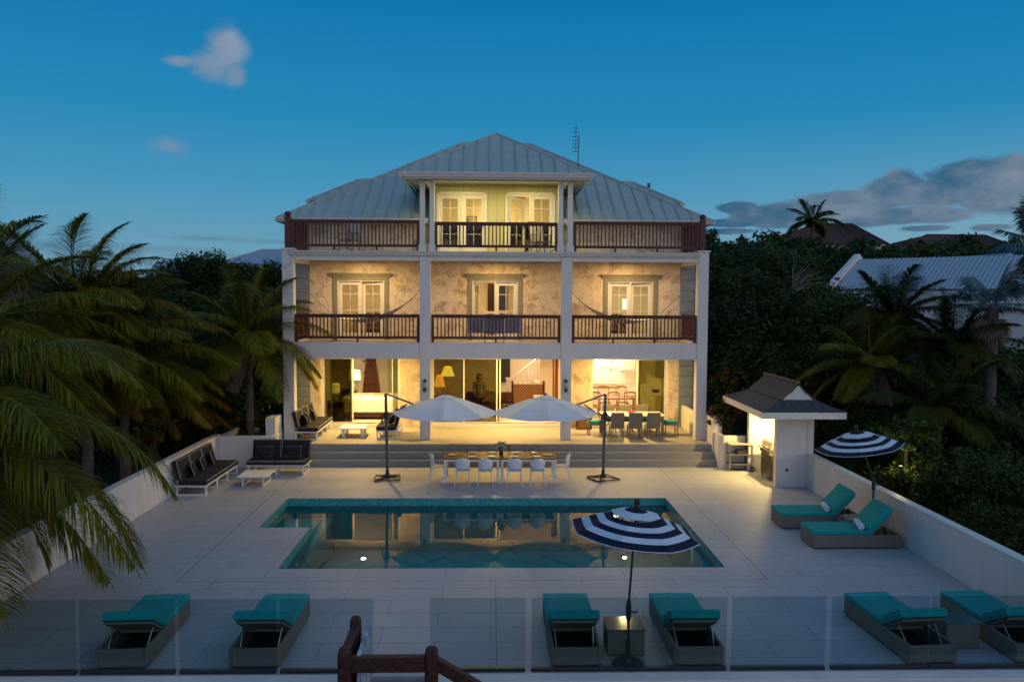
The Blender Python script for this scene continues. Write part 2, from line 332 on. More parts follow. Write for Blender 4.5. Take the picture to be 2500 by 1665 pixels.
# ------------------------------------------------------------------ mesh builder
class MB:
    def __init__(s): s.v = []; s.f = []; s.mi = []; s.cur = 0
    def vs(s, pts): k = len(s.v); s.v += [tuple(p) for p in pts]; return k
    def face(s, idx): s.f.append(tuple(idx)); s.mi.append(s.cur)
    def poly(s, pts): k = s.vs(pts); s.face(range(k, k+len(pts))); return s
    def box(s, x0, x1, y0, y1, z0, z1):
        k = s.vs([(x0, y0, z0), (x1, y0, z0), (x1, y1, z0), (x0, y1, z0), (x0, y0, z1), (x1, y0, z1), (x1, y1, z1), (x0, y1, z1)])
        for q in ((0, 3, 2, 1), (4, 5, 6, 7), (0, 1, 5, 4), (1, 2, 6, 5), (2, 3, 7, 6), (3, 0, 4, 7)): s.face([k+i for i in q])
        return s
    def cbox(s, c, d, M=None):                   # centred box with optional rotation matrix
        k0 = len(s.v); s.box(c[0]-d[0]/2, c[0]+d[0]/2, c[1]-d[1]/2, c[1]+d[1]/2, c[2]-d[2]/2, c[2]+d[2]/2)
        if M:
            cc = Vector(c)
            for i in range(k0, len(s.v)): s.v[i] = tuple(M @ (Vector(s.v[i])-cc)+cc)
        return s
    def rbox(s, x0, x1, y0, y1, z0, z1, r=.03, n=3):   # box with rounded plan and softened top/bottom edges
        prof = [(z0, r*.7), (z0+r*.5, 0), (z1-r*.5, 0), (z1-r*.15, r*.25), (z1, r*.8)]
        rings = []
        for z, ins in prof:
            ring = []
            for cx, cy, a0 in ((x1-r, y1-r, 0), (x0+r, y1-r, 90), (x0+r, y0+r, 180), (x1-r, y0+r, 270)):
                for i in range(n+1):
                    a = R(a0+90*i/n); ring.append((cx+(r-ins)*cos(a), cy+(r-ins)*sin(a), z))
            rings.append(ring)
        s.loft(rings, True, True, True); return s
    def loft(s, rings, closed=True, cap0=False, cap1=False):
        ks = [s.vs(r) for r in rings]; n = len(rings[0])
        for a, b in zip(ks, ks[1:]):
            for i in range(n if closed else n-1):
                j = (i+1) % n; s.face((a+i, a+j, b+j, b+i))
        if cap0: s.face([ks[0]+i for i in reversed(range(n))])
        if cap1: s.face([ks[-1]+i for i in range(n)])
        return s
    def tube(s, pts, r, n=8, cap=True, r1=None):
        pts = [Vector(p) for p in pts]; rings = []; m = len(pts)
        up = None
        for i, p in enumerate(pts):
            d = (pts[min(i+1, m-1)]-pts[max(i-1, 0)]).normalized()
            if up is None:
                up = Vector((0, 0, 1)) if abs(d.z) < .9 else Vector((1, 0, 0))
            a = d.cross(up).normalized(); b = a.cross(d).normalized(); up = b
            rr = r if r1 is None else r+(r1-r)*i/max(1, m-1)
            rings.append([p+rr*(cos(2*pi*k/n+pi/n)*a+sin(2*pi*k/n+pi/n)*b) for k in range(n)])
        return s.loft(rings, True, cap, cap)
    def lathe(s, prof, c=(0, 0, 0), n=16, cap0=True, cap1=True):
        rings = [[(c[0]+r*cos(2*pi*k/n), c[1]+r*sin(2*pi*k/n), c[2]+z) for k in range(n)] for r, z in prof]
        return s.loft(rings, True, cap0, cap1)
    def prism(s, poly, ax, a0, a1):              # polygon in the plane normal to axis ax, extruded a0..a1
        def P(p, a): return {0: (a, p[0], p[1]), 1: (p[0], a, p[1]), 2: (p[0], p[1], a)}[ax]
        return s.loft([[P(p, a0) for p in poly], [P(p, a1) for p in poly]], True, True, True)
    def build(s, name, mats, parent=None, smooth=False, bevel=0, world=False, loc=None):
        me = bpy.data.meshes.new(name)
        vs = s.v
        if world and parent is not None:
            q = Vector((0, 0, 0)); o = parent
            while o: q += o.location; o = o.parent
            vs = [tuple(Vector(p)-q) for p in vs]
        me.from_pydata(vs, [], s.f)
        if not isinstance(mats, (list, tuple)): mats = [mats]
        for m in mats: me.materials.append(m)
        if len(mats) > 1: me.polygons.foreach_set('material_index', s.mi)
        if smooth: me.polygons.foreach_set('use_smooth', [True]*len(me.polygons))
        me.update()
        import bmesh
        if len(s.f) < 60000:
            bm = bmesh.new(); bm.from_mesh(me); bmesh.ops.recalc_face_normals(bm, faces=bm.faces); bm.to_mesh(me); bm.free()
        o = bpy.data.objects.new(name, me); COL.objects.link(o)
        if parent is not None: o.parent = parent
        if loc: o.location = loc
        if bevel:
            b = o.modifiers.new('bevel', 'BEVEL'); b.width = bevel; b.segments = 2; b.limit_method = 'ANGLE'
        return o
def tag(o, label=None, cat=None, group=None, kind=None):
    if label: o['label'] = label
    if cat: o['category'] = cat
    if group: o['group'] = group
    if kind: o['kind'] = kind
    return o
def thing(name, label, cat, loc=(0, 0, 0), rz=0, group=None):
    o = bpy.data.objects.new(name, None); COL.objects.link(o); o.location = loc; o.rotation_euler = (0, 0, rz)
    o.empty_display_size = .2
    return tag(o, label, cat, group)
def struct(name, mb, m, label, **k):
    o = mb.build(name, m, **k); return tag(o, label, None, None, 'structure')
def dup(o, label=None, loc=None, rz=None, group=None, parent=None):
    c = o.copy(); COL.objects.link(c)
    if parent is not None: c.parent = parent
    if label: c['label'] = label
    if group: c['group'] = group
    if loc is not None: c.location = loc
    if rz is not None: c.rotation_euler = (0, 0, rz)
    for ch in list(o.children): dup(ch, parent=c)
    return c
def light(name, kind, loc, energy, color, parent=None, size=.2, rot=None, spread=None, blend=.6, shape=None, sy=None):
    l = bpy.data.lights.new(name, kind); l.energy = energy; l.color = color
    if kind == 'AREA':
        l.size = size
        if sy: l.shape = 'RECTANGLE'; l.size_y = sy
        if spread: l.spread = spread
        if not sy: l.shape = 'DISK'
    elif kind == 'SPOT': l.spot_size = spread or R(150); l.spot_blend = blend; l.shadow_soft_size = size
    else: l.shadow_soft_size = size
    o = bpy.data.objects.new(name, l); COL.objects.link(o); o.location = loc
    if parent is not None:
        q = Vector((0, 0, 0)); pp = parent
        while pp: q += pp.location; pp = pp.parent
        o.parent = parent; o.location = Vector(loc)-q
    if rot: o.rotation_euler = rot
    return o
WARM = (1.0, .66, .26); WARM2 = (1.0, .72, .36); YEL = (1.0, .76, .22)

# ------------------------------------------------------------------ ground, deck, pool
def hgt(x, y):
    t = max(0, min(1, (y-32)/45)); s = t*t*(3-2*t)
    side = max(0, min(1, (x+5)/30))
    return -2.0+s*(4.2+2.6*side)+.25*sin(x*.31+y*.17)
gx = [-420, -300, -200, -140]+list(range(-100, 101, 4))+[140, 200, 300, 420]
gy = [-60, -40, -20]+list(range(-8, 120, 4))+[140, 180, 240, 340, 500, 800]
mb = MB(); k = mb.vs([(x, y, hgt(x, y)) for y in gy for x in gx])
for j in range(len(gy)-1):
    for i in range(len(gx)-1):
        a = k+j*len(gx)+i; mb.face((a, a+1, a+1+len(gx), a+len(gx)))
struct('ground', mb, M_ground, 'dark overgrown ground around the villa', smooth=True)
DX0, DX1, DY0 = -8.86, 9.31, 11.47
PX0, PX1, PY0, PY1, NX, NY = -4.35, 4.87, 16.12, 21.79, -5.58, 19.03
mb = MB()
def rect(x0, x1, y0, y1, z=0): mb.poly([(x0, y0, z), (x1, y0, z), (x1, y1, z), (x0, y1, z)])
YE = 26.2
rect(DX0, DX1, DY0, PY0); rect(DX0, DX1, PY1, YE); rect(PX1, DX1, PY0, PY1)
rect(DX0, PX0, PY0, NY); rect(DX0, NX, NY, PY1)
mb.poly([(DX0, DY0, 0), (DX0, DY0, -2.5), (DX1, DY0, -2.5), (DX1, DY0, 0)])
for x in (DX0, DX1): mb.poly([(x, DY0, 0), (x, YE, 0), (x, YE, -2.5), (x, DY0, -2.5)])
struct('pool_deck', mb, M_deck, 'pale paved pool deck with fine joints')
mb = MB(); mb.box(DX0-.2, -1.9, 11.2, DY0, -2.5, .035).box(-.92, DX1+.2, 11.2, DY0, -2.5, .035)
struct('deck_kerb', mb, M_white, 'white rendered edge of the deck below the glass fence', bevel=.01)
mb = MB()
def wallq(p, q, z0, z1): mb.poly([(*p, z0), (*q, z0), (*q, z1), (*p, z1)])
loop = [(PX0, PY0), (PX1, PY0), (PX1, PY1), (NX, PY1), (NX, NY), (PX0, NY), (PX0, PY0)]
for a, b in zip(loop, loop[1:]): wallq(a, b, -.42, -.004)
struct('pool_waterline_tiles', mb, M_mosaic, 'turquoise mosaic band around the pool at the waterline')
mb = MB()
for a, b in zip(loop, loop[1:]): wallq(a, b, -1.5, -.42)
mb.poly([(PX0, PY0, -1.5), (PX1, PY0, -1.5), (PX1, PY1, -1.5), (PX0, PY1, -1.5)])
mb.box(NX, PX0, NY, PY1, -1.5, -.55)
struct('pool_basin', mb, M_poolin, 'teal plastered inside of the pool')
mb = MB(); mb.poly([(PX0, PY0, -.21), (PX1, PY0, -.21), (PX1, PY1, -.21), (NX, PY1, -.21), (NX, NY, -.21), (PX0, NY, -.21)])
struct('pool_water', mb, M_water, 'still teal water of the swimming pool mirroring the villa')

# steps
SX0, SX1 = -7.1, 7.45
mb = MB(); mb.box(SX0, SX1, 25.87, 26.6, .001, .215).box(SX0, SX1, 26.10, 26.6, .215, .435).box(SX0, SX1-.02, 26.33, 26.6, .435, .655)
ob = struct('terrace_steps', mb, [M_step, M_terr], 'three long shallow steps up to the terrace')
for p in ob.data.polygons:
    if p.normal.z > .5: p.material_index = 1
mb = MB(); mb.box(-7.35, 7.55, 26.35, 29.76, -1.0, .66)
struct('terrace_floor', mb, M_terr, 'pale paved terrace under the balcony')

# side walls of the deck
def wall(name, label, boxes, m=M_white, bev=.012):
    x0, x1, y0, y1, z0, z1 = boxes[0]
    t = thing(name, label, 'wall', ((x0+x1)/2, (y0+y1)/2, z0)); mb = MB()
    for b in boxes: mb.box(*b)
    mb.build('wall_body', m, t, world=True, bevel=bev)
    return t
wl = wall('garden_wall', 'long white rendered wall along the left edge of the deck', [(-9.07, -8.87, 11.2, 26.1, -2.5, 1.0)])
MB().box(-9.08, -8.86, 11.19, 26.1, 1.003, 1.03).build('coping', M_wpaint, wl, world=True)
wr = wall('garden_wall', 'long white rendered wall along the right edge of the deck behind the teal loungers', [(9.32, 9.52, 11.2, 23.0, -2.5, .98)])
MB().box(9.31, 9.53, 11.19, 22.995, .983, 1.01).build('coping', M_wpaint, wr, world=True)
# planters
pl = thing('planter', 'white rendered planter bed of dark soil behind the charcoal sofa at the left', 'planter', (-7.9, 26.5, 0))
MB().box(-8.86, -6.98, 25.9, 26.05, -2, 1.0).box(-8.86, -8.66, 26.05, 27.6, -2, 1.0).box(-7.2, -7.08, 26.05, 27.0, -2, 1.0).box(-8.66, -7.2, 27.45, 27.6, -2, 1.0).build('planter_wall', M_white, pl, world=True, bevel=.012)
MB().box(-8.66, -7.2, 26.05, 27.45, -.1, .86).build('soil', M_soil, pl, world=True)
pr = thing('planter', 'white rendered planter with a pink flowering bush beside the steps', 'planter', (7.9, 26.3, 0))
mb = MB(); mb.prism([(7.58, 25.55), (8.3, 25.55), (8.3, 25.67), (7.63, 25.67), (7.6, 27.3), (7.46, 27.3), (7.46, 25.75)], 2, -.5, 1.08)
mb.build('planter_wall', M_white, pr, world=True, bevel=.012)
MB().box(7.62, 8.29, 25.68, 27.3, 0, .95).build('soil', M_soil, pr, world=True)
MB().lathe([(.04, 0), (.04, .03)], n=10).build('step_light', M_dark, pr, loc=(-.355, -.5, .7)).rotation_euler = (0, R(90), 0)
wall('stair_wall', 'short white wall block ending the steps at the left beside the outer column', [(-7.42, -7.1, 26.2, 27.0, 0, 1.55)])
wall('stair_wall', 'short white wall block ending the steps at the right beside the planter', [(7.40, 7.72, 26.2, 27.1, 0, 1.55)])
wall('parapet_wall', 'low white parapet closing the right end of the terrace beside the wicker dining set', [(7.18, 7.34, 27.45, 29.7, .66, 1.5)])
wall('parapet_wall', 'low white parapet closing the left end of the terrace behind the charcoal sofa', [(-6.98, -6.82, 27.45, 29.7, .66, 1.5)])

# ------------------------------------------------------------------ the villa
H = thing('villa', 'three storey white and stone villa with metal roof, balconies and lit rooms', 'house', (.17, 29.76, .66))
def hp(name, mb, m, parent=None, **k): return mb.build(name, m, parent or H, world=True, **k)
YF, YB, ZT = 27.07, 29.76, .66
WX0, WX1 = -7.3, 7.62
def wall_open(x0, x1, z0, z1, y0, y1, holes):
    mb = MB(); holes = sorted(holes); xs = x0
    for (a, b, c, d) in holes:
        if a > xs: mb.box(xs, a, y0, y1, z0, z1)
        if c > z0: mb.box(a, b, y0, y1, z0, c)
        if d < z1: mb.box(a, b, y0, y1, d, z1)
        xs = b
    if xs < x1: mb.box(xs, x1, y0, y1, z0, z1)
    return mb
GO = [(-6.37, -3.41, .78, 3.32), (-2.28, 2.62, .78, 3.32), (3.78, 6.68, .78, 3.32)]
D2 = [(-5.72, -3.98, 3.95, 6.16), (-.72, .99, 3.95, 6.16), (4.35, 6.06, 3.95, 6.16)]
D3 = [(-1.93, -.23, 7.12, 9.25), (.54, 2.22, 7.12, 9.25)]
GY = 28.95                                   # green boarded wall of the top storey
hp('stone_wall', wall_open(-6.74, 7.07, .6, 3.70, YB, YB+.25, GO), M_stone)
hp('stone_wall', wall_open(-6.74, 7.07, 3.705, 7.0, YB, YB+.25, D2), M_stone)
mb = wall_open(-6.74, -2.2, 7.0, 8.5, YB, YB+.25, []); hp('stone_wall', mb, M_stone)
mb = wall_open(2.5, 7.07, 7.0, 8.5, YB, YB+.25, []); hp('stone_wall', mb, M_stone)
MB_ = MB()
for x in (WX0, WX1-.2): MB_.box(x, x+.2, YB+.25, 41.5, -2, 8.5)
MB_.box(WX0, WX1, 41.3, 41.5, -2, 8.5)
hp('side_wall', MB_, M_white)
for xa, xb in ((WX0, -6.745), (7.075, WX1)):
    mb = MB(); z = .6
    while z < 8.4:
        mb.box(xa, xb, YB-.03, YB+.25, z+.006, min(z+.40, 8.45)-.006); z += .40
    hp('corner_quoins', mb, M_quoin, bevel=.012)
    mb = MB(); mb.box(xa+.01, xb-.003, YB-.02, YB+.24, .6, 8.4); hp('corner_backing', mb, mat('quoin_joint', (.06, .07, .075), .9))
# base plinth under glazing
mb = MB(); mb.box(-2.28, 2.62, YB-.10, YB+.24, .662, .775).box(-6.37, -3.41, YB-.08, YB+.24, .662, .775).box(3.78, 6.68, YB-.08, YB+.24, .662, .775)
hp('door_sill', mb, M_wpaint)
# floors / ceilings
hp('balcony_floor', MB().box(-7.0, 7.35, YF+.04, YB-.002, 3.62, 3.93), M_terr)
hp('terrace_ceiling', MB().box(-7.0, 7.35, YF+.04, YB-.002, 3.58, 3.615), M_wpaint)
hp('roof_terrace_floor', MB().box(-7.0, 7.35, YF+.04, YB-.002, 6.94, 7.08), M_white)
hp('balcony_ceiling', MB().box(-7.0, 7.35, YF+.04, YB-.002, 6.88, 6.935), M_wpaint)
# columns, full height of two storeys
for x0, x1, top in ((-7.05, -6.68, 7.10), (-2.43, -2.07, 6.932), (2.38, 2.74, 6.932), (7.05, 7.41, 7.10)):
    c = hp('column', MB().box(x0, x1, YF, YF+.36, ZT, top), M_white, bevel=.01)
    if top > 7: hp('column_cap', MB().box(x0-.04, x1+.04, YF-.04, YF+.40, 7.103, 7.16), M_white, c, bevel=.01)
BAYS = ((-6.68, -2.43), (-2.07, 2.38), (2.74, 7.05))
for a, b in BAYS:
    hp('balcony_beam', MB().box(a, b, YF+.03, YF+.30, 3.44, 3.99), M_white)
    hp('eaves_beam', MB().box(a, b, YF+.05, YF+.27, 6.77, 6.94), M_wpaint)
for x in (-6.86, 7.2): hp('balcony_beam', MB().box(x-.12, x+.12, YF+.36, YB-.04, 3.44, 3.99), M_white)
for x in (-6.86, 7.2): hp('eaves_beam', MB().box(x-.12, x+.12, YF+.36, YB-.04, 6.70, 6.93), M_wpaint)
def gutter(p0, p1, out, parent=None, h=.14):
    # ogee gutter: profile extruded from p0 to p1, 'out' = outward direction
    p0 = Vector(p0); p1 = Vector(p1); o = Vector(out).normalized()
    prof = [(0, -h), (.06, -h), (.085, -h*.55), (.12, -h*.3), (.125, 0), (.11, 0), (.10, -h*.25), (0, -h*.3)]
    rings = [[p+o*a+Vector((0, 0, b)) for a, b in prof] for p in (p0, p1)]
    mb = MB(); mb.loft(rings, True, True, True); return hp('gutter', mb, M_gutter, parent)
gutter((-6.80, YF-.02, 7.075), (7.08, YF-.02, 7.075), (0, -1, 0))
hp('downpipe', MB().tube([(-6.62, YF-.03, 6.95), (-6.64, YF-.05, 6.85), (-6.95, YF-.05, 6.52)], .035), M_gutter)

# railings
def railing(p0, p1, z0, z1, parent=None, gap=.125, legs=1, name='balcony_railing', endposts=True, m=None):
    p0 = Vector((*p0, 0)); p1 = Vector((*p1, 0)); d = p1-p0; L = d.length; d.normalize(); ang = atan2(d.y, d.x)
    Mz = Matrix.Rotation(ang, 3, 'Z'); mb = MB()
    def bx(a, b, w_, za, zb): c = p0+d*(a+b)/2; mb.cbox((c.x, c.y, (za+zb)/2), (b-a, w_, zb-za), Mz)
    bx(0, L, .11, z1-.07, z1); bx(0, L, .05, z1-.12, z1-.071); bx(0, L, .06, z0+.13, z0+.22)
    if endposts: bx(0, .09, .09, z0+.02, z1-.073); bx(L-.09, L, .09, z0+.02, z1-.073)
    for i in range(legs): a = L*(i+1)/(legs+1); bx(a-.03, a+.03, .05, z0+.01, z0+.131)
    n = int(round((L-.18)/gap)); st = (L-.18)/n
    for i in range(1, n): a = .09+i*st; bx(a-.019, a+.019, .036, z0+.219, z1-.119)
    return hp(name, mb, m or M_red, parent)
railing((-6.66, YF+.14), (-2.45, YF+.14), 3.98, 4.95)
railing((-2.05, YF+.14), (2.36, YF+.14), 3.98, 4.95)
railing((2.76, YF+.14), (7.03, YF+.14), 3.98, 4.95, legs=2)
railing((-6.84, YF+.40), (-6.84, YB-.08), 3.98, 4.95); railing((7.2, YF+.40), (7.2, YB-.08), 3.98, 4.95)
railing((-6.78, YF+.14), (-2.45, YF+.14), 7.09, 8.13, legs=2)
railing((-1.93, YF+.14), (2.24, YF+.14), 7.09, 8.08, legs=1)
railing((2.78, YF+.14), (7.1, YF+.14), 7.09, 8.13, legs=2)
railing((-6.86, YF+.25), (-6.86, YB-.08), 7.09, 8.13); railing((7.2, YF+.25), (7.2, YB-.08), 7.09, 8.13)
for x in (-6.87, 7.2):
    mb = MB(); mb.box(x-.095, x+.095, YF+.05, YF+.23, 7.162, 8.22); mb.lathe([(.04, 0), (.10, .03), (.115, .09), (.10, .14), (.04, .17)], (x, YF+.14, 8.225), 12)
    hp('corner_post', mb, M_red)

# ground floor sliding doors: white frames, tinted leaves, bright open parts
def pane(x0, x1, z0, z1, y, g, parent, fw=.05, m=M_wpaint):
    f = MB().box(x0, x0+fw, y-.025, y+.025, z0, z1).box(x1-fw, x1, y-.025, y+.025, z0, z1).box(x0+fw, x1-fw, y-.025, y+.025, z0, z0+fw).box(x0+fw, x1-fw, y-.025, y+.025, z1-fw, z1)
    o = hp('sliding_door', f, m, parent)
    hp('door_glass', MB().box(x0+fw, x1-fw, y-.004, y+.004, z0+fw, z1-fw), g, o); return o
for (a, b, c, d) in GO:
    f = MB().box(a, a+.06, YB+.03, YB+.2, c, d).box(b-.06, b, YB+.03, YB+.2, c, d).box(a+.06, b-.06, YB+.03, YB+.2, d-.06, d)
    hp('door_frame', f, M_wpaint)
pane(-6.28, -5.16, .79, 3.26, YB+.08, M_glass, H); pane(-6.02, -5.24, .79, 3.26, YB+.15, M_glass, H)
pane(-3.72, -3.47, .79, 3.26, YB+.12, M_glassc, H, .03)
pane(-2.20, -1.00, .79, 3.26, YB+.06, M_glass, H); pane(-1.08, .24, .79, 3.26, YB+.13, M_glass, H); pane(.16, .36, .79, 3.26, YB+.19, M_glass, H)
pane(5.50, 6.60, .79, 3.26, YB+.08, M_glass, H); pane(5.58, 6.52, .79, 3.26, YB+.15, M_glassc, H)
# french doors
def leaf(hx, hy, ang, wd, z0, z1, parent, m, g, knob=True, cols=2):
    # leaf hinged at (hx,hy), swung by ang from +x
    o = bpy.data.objects.new('door', None); 
    Mz = Matrix.Rotation(ang, 3, 'Z'); mb = MB(); gb = MB(); base = Vector((hx, hy, 0)); st = .11
    def bx(b, u0, u1, w_, za, zb):
        c = base+Mz @ Vector(((u0+u1)/2, 0, 0)); b.cbox((c.x, c.y, (za+zb)/2), (u1-u0, w_, zb-za), Mz)
    bx(mb, 0, st, .045, z0, z1); bx(mb, wd-st, wd, .045, z0, z1); bx(mb, st, wd-st, .045, z1-.13, z1); bx(mb, st, wd-st, .045, z0, z0+.24)
    gz0, gz1 = z0+.24, z1-.13
    for i in range(1, cols): u = st+(wd-2*st)*i/cols; bx(mb, u-.011, u+.011, .03, gz0, gz1)
    for q in (gz1-.33 if cols == 2 else gz1-.5, (gz0+gz1)/2-.05, gz0+.45): bx(mb, st, wd-st, .029, q-.011, q+.011)
    bx(gb, st, wd-st, .006, gz0, gz1)
    d = mb.build('door', m, parent, world=True); gb.build('door_glass', g, d, world=True)
    if knob:
        c = base+Mz @ Vector((wd-.06, -.05, 0)); MB().cbox((c.x, c.y, z0+1.0), (.1, .03, .03), Mz).build('handle', M_dark, d, world=True)
    return d
for i, (a, b, c, d) in enumerate(D2):
    t = MB().box(a-.15, a, YB-.05, YB+.05, c-.02, d).box(b, b+.15, YB-.05, YB+.05, c-.02, d).box(a-.15, b+.15, YB-.05, YB+.05, d, d+.12)
    t.box(a-.22, b+.22, YB-.09, YB+.02, d+.12, d+.20).box(a-.28, b+.28, YB-.14, YB+.02, d+.20, d+.25)
    tr = hp('door_surround', t, M_trim)
    f = MB().box(a+.002, a+.05, YB+.0, YB+.22, c, d-.002).box(b-.05, b-.002, YB+.0, YB+.22, c, d-.002).box(a+.05, b-.05, YB+.0, YB+.22, d-.05, d-.002)
    f.box((a+b)/2-.025, (a+b)/2+.025, YB+.0, YB+.06, c, d-.05)
    hp('door_frame', f, M_wpaint)
    mid = (a+b)/2
    if i != 1: leaf(a+.06, YB+.13, 0, mid-a-.07, c, d-.06, H, M_wpaint, M_glassc, False)
    else: leaf(a+.06, YB+.2, R(78), .78, c, d-.06, H, M_wpaint, M_glassc, False)
    f = leaf(b-.06, YB+.13, R(180 if i == 1 else 172), b-mid-.09, c, d-.06, H, M_wpaint, M_glassc, True)
for i, (a, b, c, d) in enumerate(D3):
    y = GY
    f = MB().box(a-.06, a+.03, y-.04, y+.1, c, d).box(b-.03, b+.06, y-.04, y+.1, c, d).box(a+.03, b-.03, y-.04, y+.1, d-.03, d+.06).box((a+b)/2-.03, (a+b)/2+.03, y-.04, y+.1, c, d-.03)
    hp('door_frame', f, M_wpaint); mid = (a+b)/2
    if i == 0: leaf(a+.05, y+.04, 0, mid-a-.09, c, d-.05, H, M_wpaint, M_glassc, False)
    else: leaf(a+.05, y+.08, R(35), mid-a-.09, c, d-.05, H, M_wpaint, M_glassc, False)
    leaf(mid+.04, y+.04, 0, b-mid-.08, c, d-.05, H, M_wpaint, M_glassc, True)

# top storey porch room, green boarding
hp('boarded_wall', wall_open(-2.2, 2.5, 7.0, 9.58, GY, GY+.12, D3), M_board)
mb = MB(); mb.box(-2.2, -2.08, GY+.12, 33.5, 7.0, 9.7).box(2.38, 2.5, GY+.12, 33.5, 7.0, 9.7); hp('boarded_wall', mb, M_green)
hp('porch_ceiling', MB().box(-2.75, 3.1, 26.75, 33.0, 9.585, 9.60), mat('porch_soffit', (.42, .40, .24), .6))
for x in (-2.35, -2.02, 2.34, 2.67):
    c = hp('porch_column', MB().box(x-.08, x+.08, 27.14, 27.30, 7.33, 9.44), M_wpaint)
    hp('column_base', MB().box(x-.125, x+.125, 27.10, 27.34, 7.085, 7.28).box(x-.105, x+.105, 27.12, 27.32, 7.28, 7.33), M_wpaint, c, bevel=.01)
hp('porch_beam', MB().box(-2.5, 2.82, 27.12, 27.32, 9.44, 9.584), M_wpaint)
mb = MB()
for x in (-2.18, 2.50): mb.box(x-.1, x+.1, 27.322, GY, 9.44, 9.583)
hp('porch_beam', mb, M_wpaint)

# roofs -------------------------------------------------------------
PIT = .61
def roof_plane(pts, seam_dir_pts, parent, n_gap=.46, name='roof_slope', m=None):
    """pts: planar polygon (CCW seen from above), first edge = eave. Adds standing seams up the slope."""
    P_ = [Vector(p) for p in pts]; e0, e1 = P_[0], P_[1]
    nrm = (P_[1]-P_[0]).cross(P_[2]-P_[1]).normalized()
    if nrm.z < 0: nrm = -nrm
    mb = MB(); top = [tuple(p) for p in P_]; bot = [tuple(p-nrm*.06) for p in P_]
    mb.loft([bot, top], True, True, True)
    ed = (e1-e0).normalized(); up = nrm.cross(ed)
    if up.z < 0: up = -up
    L = (e1-e0).length; n = max(2, int(round(L/n_gap))); seams = MB()
    def clip(a):                                 # extent of the line e0+ed*a + up*t inside the polygon
        ts = []
        for i in range(len(P_)):
            p, q = P_[i], P_[(i+1) % len(P_)]
            pa, qa = (p-e0).dot(ed), (q-e0).dot(ed)
            if abs(pa-qa) < 1e-6: continue
            k = (a-pa)/(qa-pa)
            if 0 <= k <= 1: ts.append((p+(q-p)*k-e0).dot(up))
        return (min(ts), max(ts)) if len(ts) >= 2 else None
    lo = min((p-e0).dot(ed) for p in P_); hi = max((p-e0).dot(ed) for p in P_)
    a = L/n*.5-math.ceil(( -lo)/(L/n))*(L/n)
    while a < hi:
        c = clip(a)
        if c and c[1]-c[0] > .15:
            p0 = e0+ed*a+up*(c[0]+.01); p1 = e0+ed*a+up*(c[1]-.02)
            q = [p0-ed*.014, p0+ed*.014, p0+ed*.014+nrm*.045, p0-ed*.014+nrm*.045]
            r_ = [p1-ed*.014, p1+ed*.014, p1+ed*.014+nrm*.045, p1-ed*.014+nrm*.045]
            seams.loft([q, r_], True, True, True)
        a += L/n
    k = len(mb.v); mb.v += seams.v; mb.f += [tuple(i+k for i in f) for f in seams.f]; mb.mi += seams.mi
    return hp(name, mb, m or M_seam, parent)
def ridgecap(p, q, parent, r=.06, m=None): return hp('ridge_cap', MB().tube([p, q], r, 6), m or M_seam, parent)
EX0, EX1, EY0, EY1, EZ = -7.72, 8.05, 29.1, 41.9, 8.36
run = (EY1-EY0)/2; RZ = EZ+run*PIT; RY = EY0+run; RX0, RX1 = EX0+run, EX1-run
MR = hp('roof', MB().box(EX0+.12, EX1-.12, EY0+.12, EY1-.12, EZ-.16, EZ-.10), M_gutter)
# front slope split left and right of the top-storey room
sl_z = lambda y: EZ+(y-EY0)*PIT
roof_plane([(EX0, EY0, EZ), (-2.2, EY0, EZ), (-2.2, EY0+(-2.2-EX0)*1.0, sl_z(EY0+(-2.2-EX0)))], None, MR)
roof_plane([(2.5, EY0, EZ), (EX1, EY0, EZ), (2.5, EY0+(EX1-2.5), sl_z(EY0+(EX1-2.5)))], None, MR)
yq = 32.0
roof_plane([(-2.2, yq, sl_z(yq)), (2.5, yq, sl_z(yq)), (2.5, 34.65, sl_z(34.65)), (RX1, RY, RZ), (RX0, RY, RZ), (-2.2, 34.62, sl_z(34.62))], None, MR)
roof_plane([(EX0, EY1, EZ), (EX0, EY0, EZ), (RX0, RY, RZ)], None, MR)
roof_plane([(EX1, EY0, EZ), (EX1, EY1, EZ), (RX1, RY, RZ)], None, MR)
roof_plane([(EX1, EY1, EZ), (EX0, EY1, EZ), (RX0, RY, RZ), (RX1, RY, RZ)], None, MR)
for p, q in (((EX0, EY0, EZ), (RX0, RY, RZ)), ((EX1, EY0, EZ), (RX1, RY, RZ)), ((RX0, RY, RZ), (RX1, RY, RZ))): ridgecap(p, q, MR)
gutter((EX0-.02, EY0, EZ-.01), (-2.3, EY0, EZ-.01), (0, -1, 0), MR, .13); gutter((2.6, EY0, EZ-.01), (EX1+.02, EY0, EZ-.01), (0, -1, 0), MR, .13)
gutter((EX0, EY0-.1, EZ-.01), (EX0, EY1, EZ-.01), (-1, 0, 0), MR, .13); gutter((EX1, EY0-.1, EZ-.01), (EX1, EY1, EZ-.01), (1, 0, 0), MR, .13)
